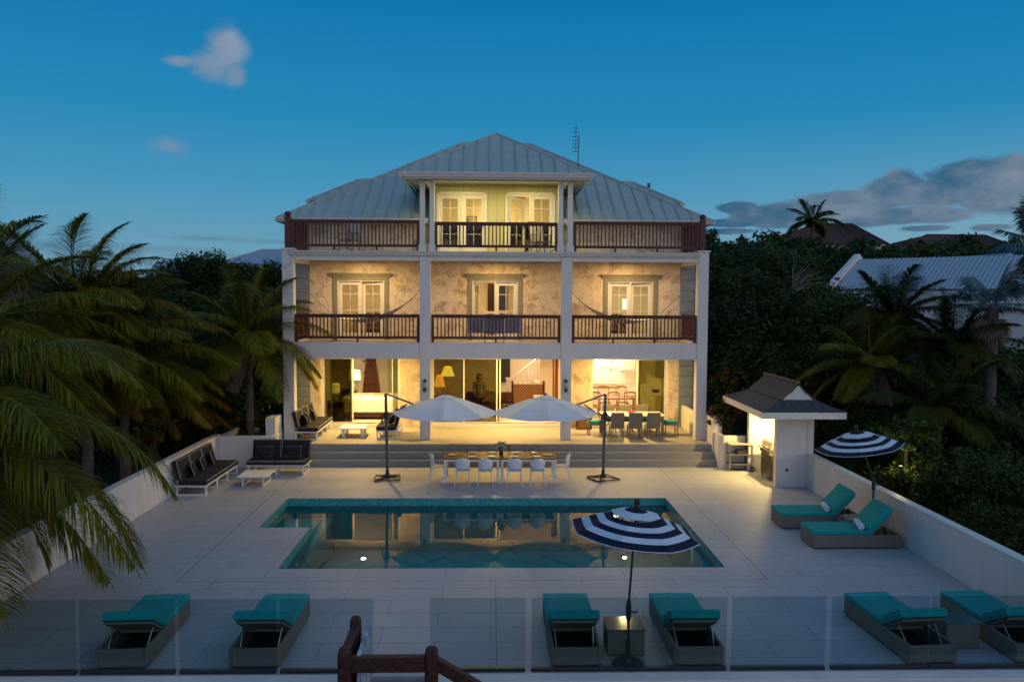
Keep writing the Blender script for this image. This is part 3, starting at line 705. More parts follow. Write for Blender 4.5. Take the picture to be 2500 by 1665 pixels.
# dormer roof over the porch
FX0, FX1, FY0, FZ = -2.95, 3.25, 26.62, 9.66
hr = (FX1-FX0)/2; AZ = FZ+hr*PIT; AY = FY0+hr; AX = (FX0+FX1)/2
meetY = lambda z: EY0+(z-EZ)/PIT
DR = hp('dormer_roof', MB().box(FX0+.1, FX1-.1, FY0+.1, 31.0, FZ-.055, FZ-.025), M_gutter)
roof_plane([(FX0, FY0, FZ), (FX1, FY0, FZ), (AX, AY, AZ)], None, DR, .43)
roof_plane([(FX0, meetY(FZ), FZ), (FX0, FY0, FZ), (AX, AY, AZ), (AX, meetY(AZ), AZ)], None, DR, .43)
roof_plane([(FX1, FY0, FZ), (FX1, meetY(FZ), FZ), (AX, meetY(AZ), AZ), (AX, AY, AZ)], None, DR, .43)
for p, q in (((FX0, FY0, FZ), (AX, AY, AZ)), ((FX1, FY0, FZ), (AX, AY, AZ)), ((AX, AY, AZ), (AX, meetY(AZ), AZ))): ridgecap(p, q, DR, .05)
gutter((FX0-.12, FY0, FZ-.005), (FX1+.12, FY0, FZ-.005), (0, -1, 0), DR, .16)
gutter((FX0, FY0, FZ-.005), (FX0, 31.2, FZ-.005), (-1, 0, 0), DR, .16); gutter((FX1, FY0, FZ-.005), (FX1, 31.2, FZ-.005), (1, 0, 0), DR, .16)
hp('fascia', MB().box(FX0+.02, FX1-.02, FY0+.01, FY0+.05, FZ-.22, FZ-.07), M_gutter, DR)
# side dormers
for sx, ex, rx in ((-1, -7.25, -5.55), (1, 7.6, 5.9)):
    SR = hp('side_dormer_roof', MB().box(min(ex, 0)-0 if sx < 0 else 4.5, -4.5 if sx < 0 else ex-.05, 32.1, 35.3, 9.14, 9.2), M_gutter)
    y0, y1, ym, z0 = 32.0, 35.4, 33.7, 9.34; z1 = z0+1.7*PIT+.0; ix = -4.2 if sx < 0 else 4.6
    if sx < 0:
        roof_plane([(ex, y0, z0), (ix, y0, z0), (ix, ym, z1), (rx, ym, z1)], None, SR); roof_plane([(ex, y1, z0), (ex, y0, z0), (rx, ym, z1)], None, SR)
    else:
        roof_plane([(ix, y0, z0), (ex, y0, z0), (rx, ym, z1), (ix, ym, z1)], None, SR); roof_plane([(ex, y0, z0), (ex, y1, z0), (rx, ym, z1)], None, SR)
    ridgecap((ex, y0, z0), (rx, ym, z1), SR); ridgecap((rx, ym, z1), (ix, ym, z1), SR)
    gutter((ex-.1, y0, z0), (ex+.1*1, y0, z0), (0, -1, 0), SR, .12); gutter((ex, y0-.1, z0), (ex, y1, z0), (sx, 0, 0), SR, .12)
    hp('dormer_wall', MB().box(min(ex-sx*.3, ix), max(ex-sx*.3, ix), 32.3, 35.1, 8.0, 9.14), M_white, SR)
hp('vent_pipe', MB().tube([(6.65, 33.9, 9.7), (6.65, 33.9, 10.38)], .07, 10), M_grey)

# rooms: plain plastered boxes behind the openings -------------------
def room(x0, x1, y0, y1, z0, z1, mw=M_int, mf=M_intf, name='room'):
    mb = MB()
    mb.box(x0, x0+.03, y0, y1, z0, z1).box(x1-.03, x1, y0, y1, z0, z1).box(x0, x1, y1-.03, y1, z0, z1).box(x0, x1, y0, y1, z1-.03, z1)
    r_ = hp(name+'_walls', mb, mw); hp(name+'_floor', MB().box(x0, x1, y0-.2, y1, z0-.06, z0), mf); return r_
Y0R = YB+.255
room(-7.0, -2.62, Y0R, 34.6, .78, 3.5, name='bedroom')
room(-2.58, 2.98, Y0R, 36.2, .78, 3.5, name='living_room')
room(3.02, 7.1, Y0R, 36.0, .78, 3.5, name='kitchen')
for (a, b, c, d), nm in zip(D2, ('bedroom', 'landing', 'bedroom')):
    room(a-1.0, b+1.0, Y0R, 33.6, 3.95, 6.6, name='upper_'+nm)
room(-2.05, 2.35, GY+.125, 32.6, 7.12, 9.55, mw=mat('cream_wall', (.72, .64, .40), .8), name='top_bedroom')
# interior lights belong to ceiling fixtures; the rear ground floor ones are added fill
def ceil_lamp(x, y, z, e, col, label, r=.09, cat='ceiling light', spot=True, m=None, group=None, name='ceiling_light', size=None):
    t = thing(name, label, cat, (x, y, z), group=group)
    MB().lathe([(r*.75, -.035), (r, -.01), (r, 0)], n=16).build('lamp_rim', M_wpaint, t)
    MB().lathe([(r*.2, -.055), (r*.65, -.048), (r*.8, -.036)], n=16).build('lamp_glass', m or M_bulb, t)
    light('bulb_light', 'AREA' if spot else 'POINT', (x, y, z-.07), e, col, t, size=size or r*1.3)
    return t
g_in = 'recessed ceiling lights inside the villa'
def inner(x, y, z, e, label, col=WARM2, sz=.5): ceil_lamp(x, y, z, e, col, label, .12, group=g_in, size=sz, m=emis('dim_bulb', (1, .8, .5), 2.5))
inner(-4.6, 30.12, 3.46, 150, 'recessed light in the ground floor bedroom ceiling')
inner(1.4, 30.12, 3.46, 180, 'recessed light in the living room ceiling above the stairs', (1, .62, .30))
inner(4.9, 30.12, 3.46, 80, 'recessed light in the kitchen ceiling above the worktop', (1, .72, .40))
inner(1.75, 34.2, 3.46, 70, 'added unseen light that brightens the staircase at the back of the living room', (1, .68, .38), 1.2)  # added fill, brightens the dark back of the living room
inner(5.0, 34.9, 3.46, 90, 'added unseen light that brightens the kitchen worktop at the back', (1, .78, .5), 1.2)  # added lamp to lift the dark rear wall of the kitchen
inner(-4.85, 31.6, 6.56, 52, 'recessed light in the upper left bedroom ceiling', WARM)
inner(.13, 31.6, 6.56, 52, 'recessed light in the upper landing ceiling', WARM)
inner(5.2, 31.6, 6.56, 52, 'recessed light in the upper right bedroom ceiling')
inner(.15, 31.0, 9.5, 100, 'recessed light in the top bedroom ceiling')
g_t = 'ceiling lights of the ground terrace'
for x, e, l in ((-4.6, 205, 'terrace ceiling light above the left lounge corner'), (.15, 200, 'terrace ceiling light above the centre of the terrace'), (4.9, 205, 'terrace ceiling light above the wicker dining set')):
    ceil_lamp(x, 28.5, 3.575, e, (1, .62, .15), l, .10, group=g_t)
g_b = 'round ceiling lights of the balcony'
for x, l in ((-4.62, 'glowing round ceiling light above the left balcony bay'), (.15, 'glowing round ceiling light above the middle balcony bay'), (4.9, 'glowing round ceiling light above the right balcony bay')):
    ceil_lamp(x, 28.45, 6.875, 84 if x != .15 else 74, (1, .62, .22), l, .15, group=g_b)
ceil_lamp(-.9, 27.56, 9.583, 60, (1, .80, .24), 'porch ceiling light above the left pair of top doors', .1, group='porch ceiling lights')
ceil_lamp(1.3, 27.56, 9.583, 60, (1, .80, .24), 'porch ceiling light above the right pair of top doors', .1, group='porch ceiling lights')

# ------------------------------------------------------------------ wall sconces, antenna
def sconce(x, label):
    t = thing('wall_lamp', label, 'wall lamp', (x, YF-.0, 2.45), group='unlit lanterns on the white columns')
    MB().box(-.05, .05, -.03, -.003, -.02, .30).build('back_plate', M_dark, t)
    MB().lathe([(.05, .02), (.05, .20)], (0, -.10, 0), 12).build('lamp_glass', mat('frosted_glass', (.35, .33, .33), .3), t)
    MB().lathe([(.055, .20), (.06, .24), (.03, .27)], (0, -.10, 0), 12).build('lamp_cap', M_dark, t); MB().lathe([(.055, -.12), (.055, .018)], (0, -.10, 0), 12).build('lamp_body', M_dark, t)
    return t
sconce(-2.26, 'dark unlit wall lamp on the column left of the middle bay')
sconce(2.55, 'dark unlit wall lamp on the column right of the middle bay')
t = thing('antenna', 'thin grey television antenna standing on the villa roof', 'antenna', (3.55, 33.2, 10.75))
mb = MB(); mb.tube([(0, 0, -.2), (0.03, 0, 1.45)], .022, 6); mb.build('mast', M_grey, t)
mb = MB(); mb.tube([(-.09, 0, .75), (-.09, 0, 1.85)], .014, 6)
for z in (.8, .95, 1.1, 1.25, 1.4, 1.6, 1.75): mb.tube([(-.2, 0, z), (.03, 0, z)], .010, 5); mb.lathe([(.012, -.02), (.03, 0), (.012, .02)], (-.2, 0, z), 6)
mb.build('aerial', M_grey, t)

# ------------------------------------------------------------------ striped parasols
def canopy_mesh(rad, h, rings, n=8, sag=.0, phase=pi/8, cols=None, drop=0):
    mb = MB(); ks = []
    for r in rings:
        z = h*(1-r)**1.0 + h*.10*sin(pi*r); ring = []
        for k in range(n):
            a0 = 2*pi*k/n+phase; a1 = 2*pi*(k+1)/n+phase
            for q in range(4):
                u = q/4; x = (cos(a0)*(1-u)+cos(a1)*u)*rad*r; y = (sin(a0)*(1-u)+sin(a1)*u)*rad*r
                ring.append((x, y, z-sag*sin(pi*u)*r))
        ks.append(mb.vs(ring))
    m = n*4
    for i, (a, b) in enumerate(zip(ks, ks[1:])):
        mb.cur = cols[i] if cols else 0
        for k in range(m): j = (k+1) % m; mb.face((a+k, b+k, b+j, a+j))
    return mb
def parasol(label, loc, joint, tilt, lean, topz, base=True):
    """joint: height of tilt joint; lean: (x) shift of upper pole per metre; tilt applied to canopy"""
    t = thing('striped_parasol', label, 'parasol', loc)
    if base:
        MB().lathe([(.24, 0), (.24, .02), (.20, .045), (.06, .06), (.04, .10), (.035, .22)], n=28).build('base', M_dark, t, smooth=False)
        MB().lathe([(.034, .2), (.036, .38), (.030, .40)], n=12).build('pole_collar', M_dark, t)
    MB().tube([(0, 0, .1), (0, 0, joint)], .022, 10).build('lower_pole', M_dark, t)
    MB().lathe([(.03, -.16), (.045, -.08), (.045, .06), (.03, .16)], (0, 0, joint), 12).tube([(0.03, -.0, joint-.02), (.11, -.03, joint-.02), (.11, -.05, joint+.02)], .012, 6).build('crank_joint', M_dark, t)
    up = bpy.data.objects.new('upper_part', None)
    M = Matrix.Rotation(tilt[1], 3, 'Y') @ Matrix.Rotation(tilt[0], 3, 'X')
    top = Vector((lean, 0, topz))
    MB().tube([(0, 0, joint+.1), top-M @ Vector((0, 0, .05))], .018, 8).build('upper_pole', M_dark, t)
    cols = [0, 1, 0, 1, 0, 1, 0, 1]; rad = .99; h = .34
    def place(o): o.location = top-M @ Vector((0, 0, h+.03)); o.rotation_euler = M.to_euler(); return o
    cn = place(canopy_mesh(rad, h, [.38, .50, .615, .73, .85, .985, 1.0], cols=[1, 0, 1, 0, 1, 0, 1], sag=.02).build('canopy', [M_canv, M_navy], t))
    # material order: index1 navy
    vt = canopy_mesh(rad, h, [.0, .18, .30, .385], cols=[1, 0, 0]); 
    for i in range(len(vt.v)): x, y, z = vt.v[i]; vt.v[i] = (x, y, z+.03)
    vt.build('vent_cap', [M_canv, M_navy], cn)
    mb = MB()
    for k in range(8):
        a = 2*pi*k/8+pi/8; mb.tube([(0, 0, h-.02), (cos(a)*rad*.5, sin(a)*rad*.5, h*.5+.01), (cos(a)*rad*.99, sin(a)*rad*.99, .0-.012)], .008, 4)
        mb.tube([(0, 0, h-.42), (cos(a)*rad*.5, sin(a)*rad*.5, h*.5+.01)], .007, 4)
    mb.build('ribs', M_grey, cn)
    fz = MB().lathe([(.025, 0), (.045, .02), (.03, .045), (.05, .08), (.05, .11), (.02, .14)], n=12).build('finial', M_dwood, cn); fz.location = (0, 0, h+.03)
    return t
parasol('navy and white striped parasol by the glass fence between two loungers', (2.10, 11.80, 0), .84, (R(0), R(5)), .10, 2.42)
p2 = parasol('navy and white striped parasol beside the right garden wall', (9.06, 18.40, 0), 1.2, (R(0), R(-9)), -.44, 2.46)
bpy.data.objects.remove(bpy.data.objects['upper_part'], do_unlink=True) if 'upper_part' in bpy.data.objects else None

# ------------------------------------------------------------------ cantilever parasols
def cantilever(label, mx, my, ax, mirror, baserot):
    s = mirror; t = thing('cantilever_parasol', label, 'parasol', (mx, my, 0), group='white cantilever parasols either side of the long table')
    Mz = Matrix.Rotation(baserot, 3, 'Z'); mb = MB()
    for a in range(4):
        q = Matrix.Rotation(baserot+a*pi/2, 3, 'Z'); e = q @ Vector((.52, 0, .03)); mb.tube([(0, 0, .10), (e.x*.5, e.y*.5, .075), (e.x, e.y, .05)], .018, 6)
    for a in (0, 1, 2, 3):
        q = Matrix.Rotation(baserot+a*pi/2, 3, 'Z'); p = q @ Vector((.52, 0, .045)); r_ = q @ Vector((0, .52, .045)); mb.tube([p, r_], .018, 6)
    mb.build('base_frame', M_dark, t)
    for a in ((2, 3) if s > 0 else (2, 3)):
        q = Matrix.Rotation(baserot+a*pi/2, 3, 'Z'); pts = [q @ Vector(v) for v in ((.05, .05, 0), (.48, .04, 0), (.04, .48, 0))]
        MB().prism([(p.x, p.y) for p in pts], 2, .004, .05).build('base_weight', M_grey, t)
    MB().lathe([(.09, .06), (.09, .14), (.055, .18), (.05, .30)], n=16).build('mast_foot', M_dark, t)
    MB().tube([(0, 0, .1), (-.04*s, 0, 2.62)], .045, 10).build('mast', M_grey, t)
    mb = MB(); mb.cbox((-.03*s, -.0, 1.95), (.14, .12, .22)); mb.tube([(-.09*s, -.02, 2.02), (-.16*s, -.03, 1.95), (-.16*s, -.03, 1.74), (-.10*s, -.02, 1.68)], .022, 8)
    mb.build('crank_handle', M_dark, t, bevel=.015)
    cxr = ax-mx; mb = MB()
    mb.tube([(-.04*s, 0, 2.62), (.86*s, 0, 2.28), (cxr, 0, 1.98)], .027, 6); mb.tube([(0.0, 0, 1.97), (.25*s, 0, 2.06), (.6*s, 0, 2.30)], .022, 6)
    mb.cbox((.88*s, 0, 2.27), (.10, .08, .08)); mb.build('arm', M_grey, t)
    rad = 1.62; h = .52
    cn = canopy_mesh(rad, h, [.10, .26, .45, .63, .82, 1.0], phase=-pi/2, sag=.045).build('canopy', M_canv, t); cn.location = (cxr, 0, 2.05)
    vt = canopy_mesh(.34, .11, [0, .5, .85, 1.0], phase=-pi/2)
    for i in range(len(vt.v)): x, y, z = vt.v[i]; vt.v[i] = (x, y, z+h-.075)
    vt.build('vent_cap', M_canv, cn); MB().lathe([(.04, h+.03), (.05, h+.06), (.02, h+.08)], n=10).build('hub_cap', M_dwood, cn)
    mb = MB()
    for k in range(8): a = 2*pi*k/8-pi/2; mb.tube([(0, 0, h-.04), (cos(a)*rad*.99, sin(a)*rad*.99, -.012)], .010, 4); mb.tube([(0, 0, -.06), (cos(a)*rad*.45, sin(a)*rad*.45, h*.56)], .008, 4)
    mb.build('ribs', M_grey, cn)
    return t
cantilever('white cantilever parasol left of the long table, mast near the pool steps', -3.15, 24.07, -1.38, 1, R(-150+20))
cantilever('white cantilever parasol right of the long table, mast by the terrace steps', 3.44, 24.04, 1.65, -1, R(-110))

# ------------------------------------------------------------------ loungers (feet at +x, head at -x, local)
def lounger_master(ang=31, BL=.60, hx=-.20):
    t = thing('sun_lounger', 'x', 'sun lounger', (0, 0, 0)); Wd, L, hh = .76, 1.98, .31
    mb = MB()                                # open wicker box
    y0, y1 = -Wd/2, Wd/2; x0, x1 = -L/2, L/2; th = .05
    mb.box(x0, x1, y0, y0+th, .03, hh).box(x0, x1, y1-th, y1, .03, hh).box(x0, x0+th, y0+th, y1-th, .03, hh).box(x1-th, x1, y0+th, y1-th, .03, hh)
    mb.box(hx-.04, x1-th, y0+th, y1-th, .24, .30)
    mb.build('frame', M_wicker, t, bevel=.012)
    mb = MB(); mb.box(x0+.04, x1-.04, y0+.04, y1-.04, .004, .035); mb.build('feet', M_dark, t)
    el = R(ang)                 # backrest hinge, angle, length; head end is -x
    ux, uz = -cos(el), sin(el)
    def P_(u, y, n): return (hx+ux*u+uz*n*1.0, y, .31+uz*u+cos(el)*n)
    rings = [[P_(u, yy, n) for yy, n in ((y0+.03, 0), (y1-.03, 0), (y1-.03, -.035), (y0+.03, -.035))] for u in (0, BL*.5, BL)]
    MB().loft(rings, True, True, True).build('backrest', M_wicker, t)
    # cushions
    def cush(fn, us, w0, thick):
        prof = [(-w0, .012), (-w0-.012, thick*.5), (-w0, thick*.88), (-w0+.03, thick), (0, thick*1.04), (w0-.03, thick), (w0, thick*.88), (w0+.012, thick*.5), (w0, .012)]
        rr = []
        for i, u in enumerate(us):
            s = .82 if i in (0, len(us)-1) else 1
            rr.append([fn(u, y, n*s+(0 if s == 1 else .008)) for y, n in prof])
        return MB().loft(rr, True, True, True)
    c = cush(lambda u, y, n: (u, y, .305+n), [hx-.02, hx, .4, x1-.02, x1+.005], Wd/2-.005, .10); c.build('seat_cushion', M_teal, t, smooth=False)
    c = cush(lambda u, y, n: P_(u, y, n), [.03, .06, .45, BL+.03, BL+.055], Wd/2-.005, .15); bc = c.build('back_cushion', M_teal, t)
    pp = [P_(u, s_*(Wd/2+.004), n_) for s_, u, n_ in ((-1, .06, .135), (-1, BL+.045, .135), (1, BL+.045, .135), (1, .06, .135))]; MB().tube(pp, .006, 5).build('piping', M_tealp, bc)
    MB().tube([(x1, -Wd/2, .40), (hx, -Wd/2, .40)], .006, 5).tube([(x1, Wd/2, .40), (hx, Wd/2, .40)], .006, 5).build('seat_piping', M_tealp, t)
    # support bar
    a, b = P_(BL*.6, y0+.08, -.05), P_(BL*.6, y1-.08, -.05)
    mb = MB(); mb.tube([a, (x0+.17, y0+.10, .16), (x0+.12, y0+.16, .13), (x0+.12, y1-.16, .13), (x0+.17, y1-.10, .16), b], .011, 6)
    mb.tube([(x0+.22, y0+.06, .19), (x0+.22, y1-.06, .19)], .010, 6); mb.build('support_bar', M_steel, t)
    MB().box(x0+.05, hx-.05, y0+.05, y1-.05, .035, .06).build('tray', M_dark, t)
    return t
LG = [((-5.55, 12.72), 93, 'teal cushioned wicker sun lounger by the glass fence, leftmost of the front row'),
      ((-3.53, 12.72), 90, 'teal cushioned wicker sun lounger by the glass fence, second from left in the front row'),
      ((1.30, 12.68), 90, 'teal cushioned wicker sun lounger just left of the front striped parasol'),
      ((3.17, 12.68), 90, 'teal cushioned wicker sun lounger just right of the front striped parasol'),
      ((6.70, 12.68), 94, 'teal cushioned wicker sun lounger behind the fence, left of the far right side table'),
      ((8.42, 12.72), 92, 'teal cushioned wicker sun lounger in the front right corner, cut by the picture edge'),
      ((8.02, 19.15), 180, 'teal sun lounger with rolled towel by the right wall, nearer the grill hut'),
      ((8.18, 17.65), 180, 'teal sun lounger with rolled towel by the right wall, farther from the grill hut')]
lm = lounger_master(); lm2 = lounger_master(47, .70, -.30)
for i, (p, a, l) in enumerate(LG):
    o = lm if i == 0 else lm2 if i == 6 else dup(lm if i < 6 else lm2)
    o.location = (*p, 0); o.rotation_euler = (0, 0, R(a)); o['label'] = l; o['group'] = 'teal sun loungers'
for (x, y), l in (((8.22, 19.05), 'pale blue rolled towel on the lounger nearer the grill hut'), ((8.36, 17.55), 'pale blue rolled towel on the lounger farther from the grill hut')):
    mb = MB(); n = 18; rings = []
    for q in (-.24, -.235, .235, .24):
        rr = .075 if abs(q) < .24 else .045
        rings.append([(rr*cos(2*pi*k/n)*1.05, q, .08+rr*sin(2*pi*k/n)) for k in range(n)])
    mb.loft(rings, True, True, True); o = mb.build('rolled_towel', M_towel, smooth=True); o.location = (x-.03, y, .405); o.rotation_euler = (0, 0, R(-14)); tag(o, l, 'towel', 'rolled towels on the loungers')
    MB().tube([(-.078, -.235, .085), (-.078, .235, .085)], .008, 6).build('towel_edge', M_navy, o)
def side_table(x, y, w_, d, h, label):
    t = thing('side_table', label, 'side table', (x, y, 0), group='wicker side tables')
    MB().box(-w_/2+.01, w_/2-.01, -d/2+.01, d/2-.01, .01, h-.02).build('table_body', M_wicker, t, bevel=.01)
    MB().box(-w_/2, w_/2, -d/2, d/2, h-.017, h+.006).build('glass_top', mat('dark_glass_top', (.10, .12, .12), .08, spec=.8), t)
side_table(2.12, 12.32, .60, .52, .42, 'wicker cube side table behind the front striped parasol')
side_table(7.56, 12.50, .56, .52, .42, 'wicker cube side table between the two loungers at the front right')
side_table(8.60, 18.40, .60, .50, .40, 'wicker cube side table between the two loungers by the right wall')

# ------------------------------------------------------------------ glass fence
def P_x(px, Y=11.65):
    d = cf+(px-1250)/1944*cr-(1540-832.5)/1944*cu; return d.x/d.y*Y
PAN = [(-60, 189), (199, 430), (441, 676), (686, 912), (1050, 1282), (1297, 1527), (1530, 1771), (1784, 2011), (2026, 2263), (2267, 2497), (2503, 2700)]
FN = ['glass fence panel at the far left end of the fence', 'glass fence panel in front of the leftmost lounger', 'glass fence panel between the two left loungers',
      'glass fence panel just left of the gate gap', 'glass fence panel just right of the gate gap', 'glass fence panel in front of the lounger left of the striped parasol',
      'glass fence panel in front of the lounger right of the striped parasol', 'empty looking glass fence panel right of the middle loungers', 'glass fence panel before the fifth lounger of the front row',
      'glass fence panel before the far right side table', 'glass fence panel at the right end of the fence']
for (a, b), l in zip(PAN, FN):
    xa, xb = P_x(a), P_x(b); xa = max(xa, -8.85); xb = min(xb, 9.3)
    if xb-xa < .15: continue
    t = thing('glass_panel', l, 'glass fence panel', ((xa+xb)/2, 11.60, .0), group='panels of the glass fence'); hw = (xb-xa)/2
    MB().box(-hw, hw, -.006, .006, .06, 1.12).build('pane', M_fence, t)
    MB().box(-hw, hw, -.03, .03, .004, .059).build('base_rail', M_dark, t)

# ------------------------------------------------------------------ timber landing rail in the foreground
t = thing('timber_railing', 'weathered dark red timber handrail with rounded posts at the beach stairs', 'railing', (-1.3, 10.1, 0))
def post(x, y, zt, w_=.155):
    mb = MB(); h = w_/2; rings = []
    for z, s in ((-2.4, 1), (zt-.10, 1), (zt-.05, .93), (zt-.015, .72), (zt, .40)):
        rings.append([(x+h*s*cx, y+h*s*cy, z) for cx, cy in ((-1, -.7), (-.7, -1), (.7, -1), (1, -.7), (1, .7), (.7, 1), (-.7, 1), (-1, .7))])
    return mb.loft(rings, True, True, True).build('post', M_redraw, t, world=True, bevel=.008)
post(-1.90, 11.05, 1.08, .15); post(-1.88, 10.1, 1.06, .17); post(-.76, 10.1, 1.06, .17)
MB().cbox((-1.32, 10.1, .84), (.95, .12, .20)).build('rail', M_redraw, t, world=True, bevel=.012)
MB().cbox((-1.32, 10.1, .30), (.95, .06, .16)).build('rail', M_redraw, t, world=True, bevel=.01)
MB().prism([(10.17, .76), (10.98, .84), (10.98, 1.0), (10.17, .96)], 0, -1.95, -1.83).build('rail', M_redraw, t, world=True, bevel=.01)
MB().prism([(-.68, .92), (-.68, .74), (.55, -.02), (.55, .16)], 1, 10.04, 10.16).build('rail', M_redraw, t, world=True, bevel=.01)
MB().prism([(10.17, -.1), (10.98, -.1), (10.98, .70), (10.17, .70)], 0, -1.93, -1.90).build('side_board', M_redraw, t, world=True)
t = thing('painted_board', 'tall narrow board in peeling blue and white paint beside the timber post', 'board', (-1.70, 10.6, 0))
MB().box(-.025, .025, -.5, .42, -.6, .98).build('board_face', M_boardpaint, t, bevel=.012)
MB().box(-.045, -.026, -.44, .36, -.6, .92).build('board_back', M_cwood, t)
struct('stair_landing', MB().box(-1.82, -.84, 9.2, 11.19, -.16, -.004), M_deck, 'paved landing at the top of the beach stairs')

# ------------------------------------------------------------------ outdoor sofas
def sofa(label, loc, rz, n, L, D=.82, pillows=(), group='charcoal outdoor sofas', legs='frame', pl=()):
    """faces local -y, backrest at +y"""
    t = thing('outdoor_sofa', label, 'sofa', loc, rz, group); x0 = -L/2; h = .30
    mb = MB(); mb.box(x0, -x0, -D/2, D/2, h-.035, h); mb.build('frame', M_wmetal, t, bevel=.004)
    k = max(2, n+1)
    for i in range(k):
        x = x0+.08+(L-.16)*i/(k-1); w_ = .045
        m_ = MB().box(x-w_/2, x+w_/2, -D/2+.02, -D/2+.065, 0, h-.037).box(x-w_/2, x+w_/2, D/2-.085, D/2-.04, 0, h-.037).box(x-w_/2, x+w_/2, -D/2+.065, D/2-.085, 0, .04)
        m_.build('leg', M_wmetal, t)
    for i in range(n):
        a, b = x0+L*i/n+.01, x0+L*(i+1)/n-.01
        s_ = MB().rbox(a, b, -D/2, D/2-.10, h+.005, h+.14, .05).build('seat_cushion', M_cush, t, smooth=False)
        MB().tube([(a+.02, -D/2+.002, h+.128), (b-.02, -D/2+.002, h+.128)], .008, 5).tube([(a+.02, -D/2+.002, h+.02), (b-.02, -D/2+.002, h+.02)], .008, 5).build('piping', M_pipe, s_)
        an = R(14); mb = MB(); mb.rbox(a, b, -.07, .07, 0, .56, .045)
        bk = mb.build('back_cushion', M_cush, t); bk.location = (0, D/2-.13, h+.13); bk.rotation_euler = (-an, 0, 0)
        MB().tube([(a+.012, -.072, .02), (a+.012, -.072, .54), (b-.012, -.072, .54), (b-.012, -.072, .02)], .008, 5).build('piping', M_pipe, bk)
    MB().cbox((0, D/2-.03, h+.30), (L-.1, .03, .5), Matrix.Rotation(-R(14), 3, 'X')).build('back_frame', M_wmetal, t)
    Mz = Matrix.Rotation(rz, 3, 'Z')
    for (px, tw), lb in zip(pillows, pl):
        q = MB(); w_ = .24 if tw != 0 else .26; hh = .17
        rings = []
        for y, s in ((-.075, .15), (-.06, .72), (-.02, .96), (.02, .96), (.06, .72), (.075, .15)):
            ring = []
            for kx in range(24):
                a = 2*pi*kx/24; cx = max(-1, min(1, 1.35*cos(a))); cz = max(-1, min(1, 1.35*sin(a)))
                ring.append((cx*w_*s, y, cz*hh*s))
            rings.append(ring)
        q.loft(rings, True, True, True); o = q.build('throw_pillow', M_cush, smooth=True)
        c = Mz @ Vector((px, D/2-.30, h+.34)); o.location = (loc[0]+c.x, loc[1]+c.y, loc[2]+c.z); o.rotation_euler = Euler((-R(20), 0, rz+tw))
        tag(o, lb, 'pillow', 'charcoal throw pillows')
        mm = MB(); pts = [(cx*w_*.955, .0, cz*hh*.955) for cx, cz in ((-1, -1), (1, -1), (1, 1), (-1, 1), (-1, -1))]; mm.tube(pts, .010, 5); mm.build('piping', M_pipe, o)
    return t
sofa('long charcoal outdoor sofa against the left garden wall', (-8.33, 23.45, 0), R(90), 3, 2.85, .9, [(-.75, .25), (.0, .2), (.80, .3)],
     pl=['charcoal pillow nearest the camera on the left wall sofa', 'middle charcoal pillow on the left wall sofa', 'charcoal pillow nearest the planter on the left wall sofa'])
sofa('two seat charcoal outdoor sofa in front of the left white planter', (-6.68, 25.05, 0), 0, 2, 1.85, .85, [(-.50, .0), (.42, .0)],
     pl=['charcoal pillow on the left seat of the two seat deck sofa', 'charcoal pillow on the right seat of the two seat deck sofa'])
sofa('long charcoal outdoor sofa at the left end of the terrace', (-6.28, 28.2, .66), R(90), 3, 2.55, .82, [(-.80, .5), (-.35, .35), (.50, .4)],
     pl=['charcoal pillow nearest the steps on the terrace sofa', 'middle charcoal pillow on the long terrace sofa', 'charcoal pillow nearest the stone wall on the long terrace sofa'])
sofa('short charcoal outdoor sofa on the terrace behind the left parasol mast', (-3.55, 27.95, .66), R(-90), 2, 1.5, .80, [(-.35, .3), (.35, -.2)],
     pl=['charcoal pillow nearest the bedroom door on the short terrace sofa', 'charcoal pillow nearest the steps on the short terrace sofa'])
def coffee(label, x, y, z, w_, d, h, slab):
    t = thing('coffee_table', label, 'coffee table', (x, y, z)); mb = MB().box(-w_/2, w_/2, -d/2, d/2, h-.035, h); mb.build('table_top', M_wmetal, t, bevel=.004)
    th = .10 if slab else .04
    for sx in (-1, 1):
        for sy in (-1, 1):
            cx, cy = sx*(w_/2-.14), sy*(d/2-.12); MB().box(cx-th/2, cx+th/2, cy-.03, cy+.03, .0, h-.037).build('leg', M_wmetal, t)
        MB().box(sx*(w_/2-.14)-th/2, sx*(w_/2-.14)+th/2, -d/2+.152, d/2-.152, .0, .035).build('foot_bar', M_wmetal, t)
coffee('low white metal coffee table on the deck between the charcoal sofas', -6.96, 23.58, 0, .88, .92, .30, False)
coffee('low white coffee table on the terrace in front of the bedroom door', -4.80, 27.9, .66, .92, .95, .33, True)

# ------------------------------------------------------------------ long white dining table and chairs
def dtable(x, label):
    t = thing('dining_table', label, 'dining table', (x, 24.05, 0), group='wood topped white dining tables'); w_, d = 1.70, 1.12
    MB().box(-w_/2, w_/2, -d/2, d/2, .725, .75).build('table_top', M_wood, t, bevel=.003)
    MB().box(-w_/2+.02, w_/2-.02, -d/2+.02, -d/2+.06, .66, .723).box(-w_/2+.02, w_/2-.02, d/2-.06, d/2-.02, .66, .723).box(-w_/2+.02, -w_/2+.06, -d/2+.06, d/2-.06, .66, .723).box(w_/2-.06, w_/2-.02, -d/2+.06, d/2-.06, .66, .723).build('apron', M_wmetal, t)
    for sx in (-1, 1):
        for sy in (-1, 1): MB().cbox((sx*(w_/2-.06), sy*(d/2-.06), .33), (.07, .07, .658)).build('leg', M_wmetal, t)
dtable(-.575, 'left half of the long white dining table with wooden top'); dtable(1.135, 'right half of the long white dining table with wooden top')
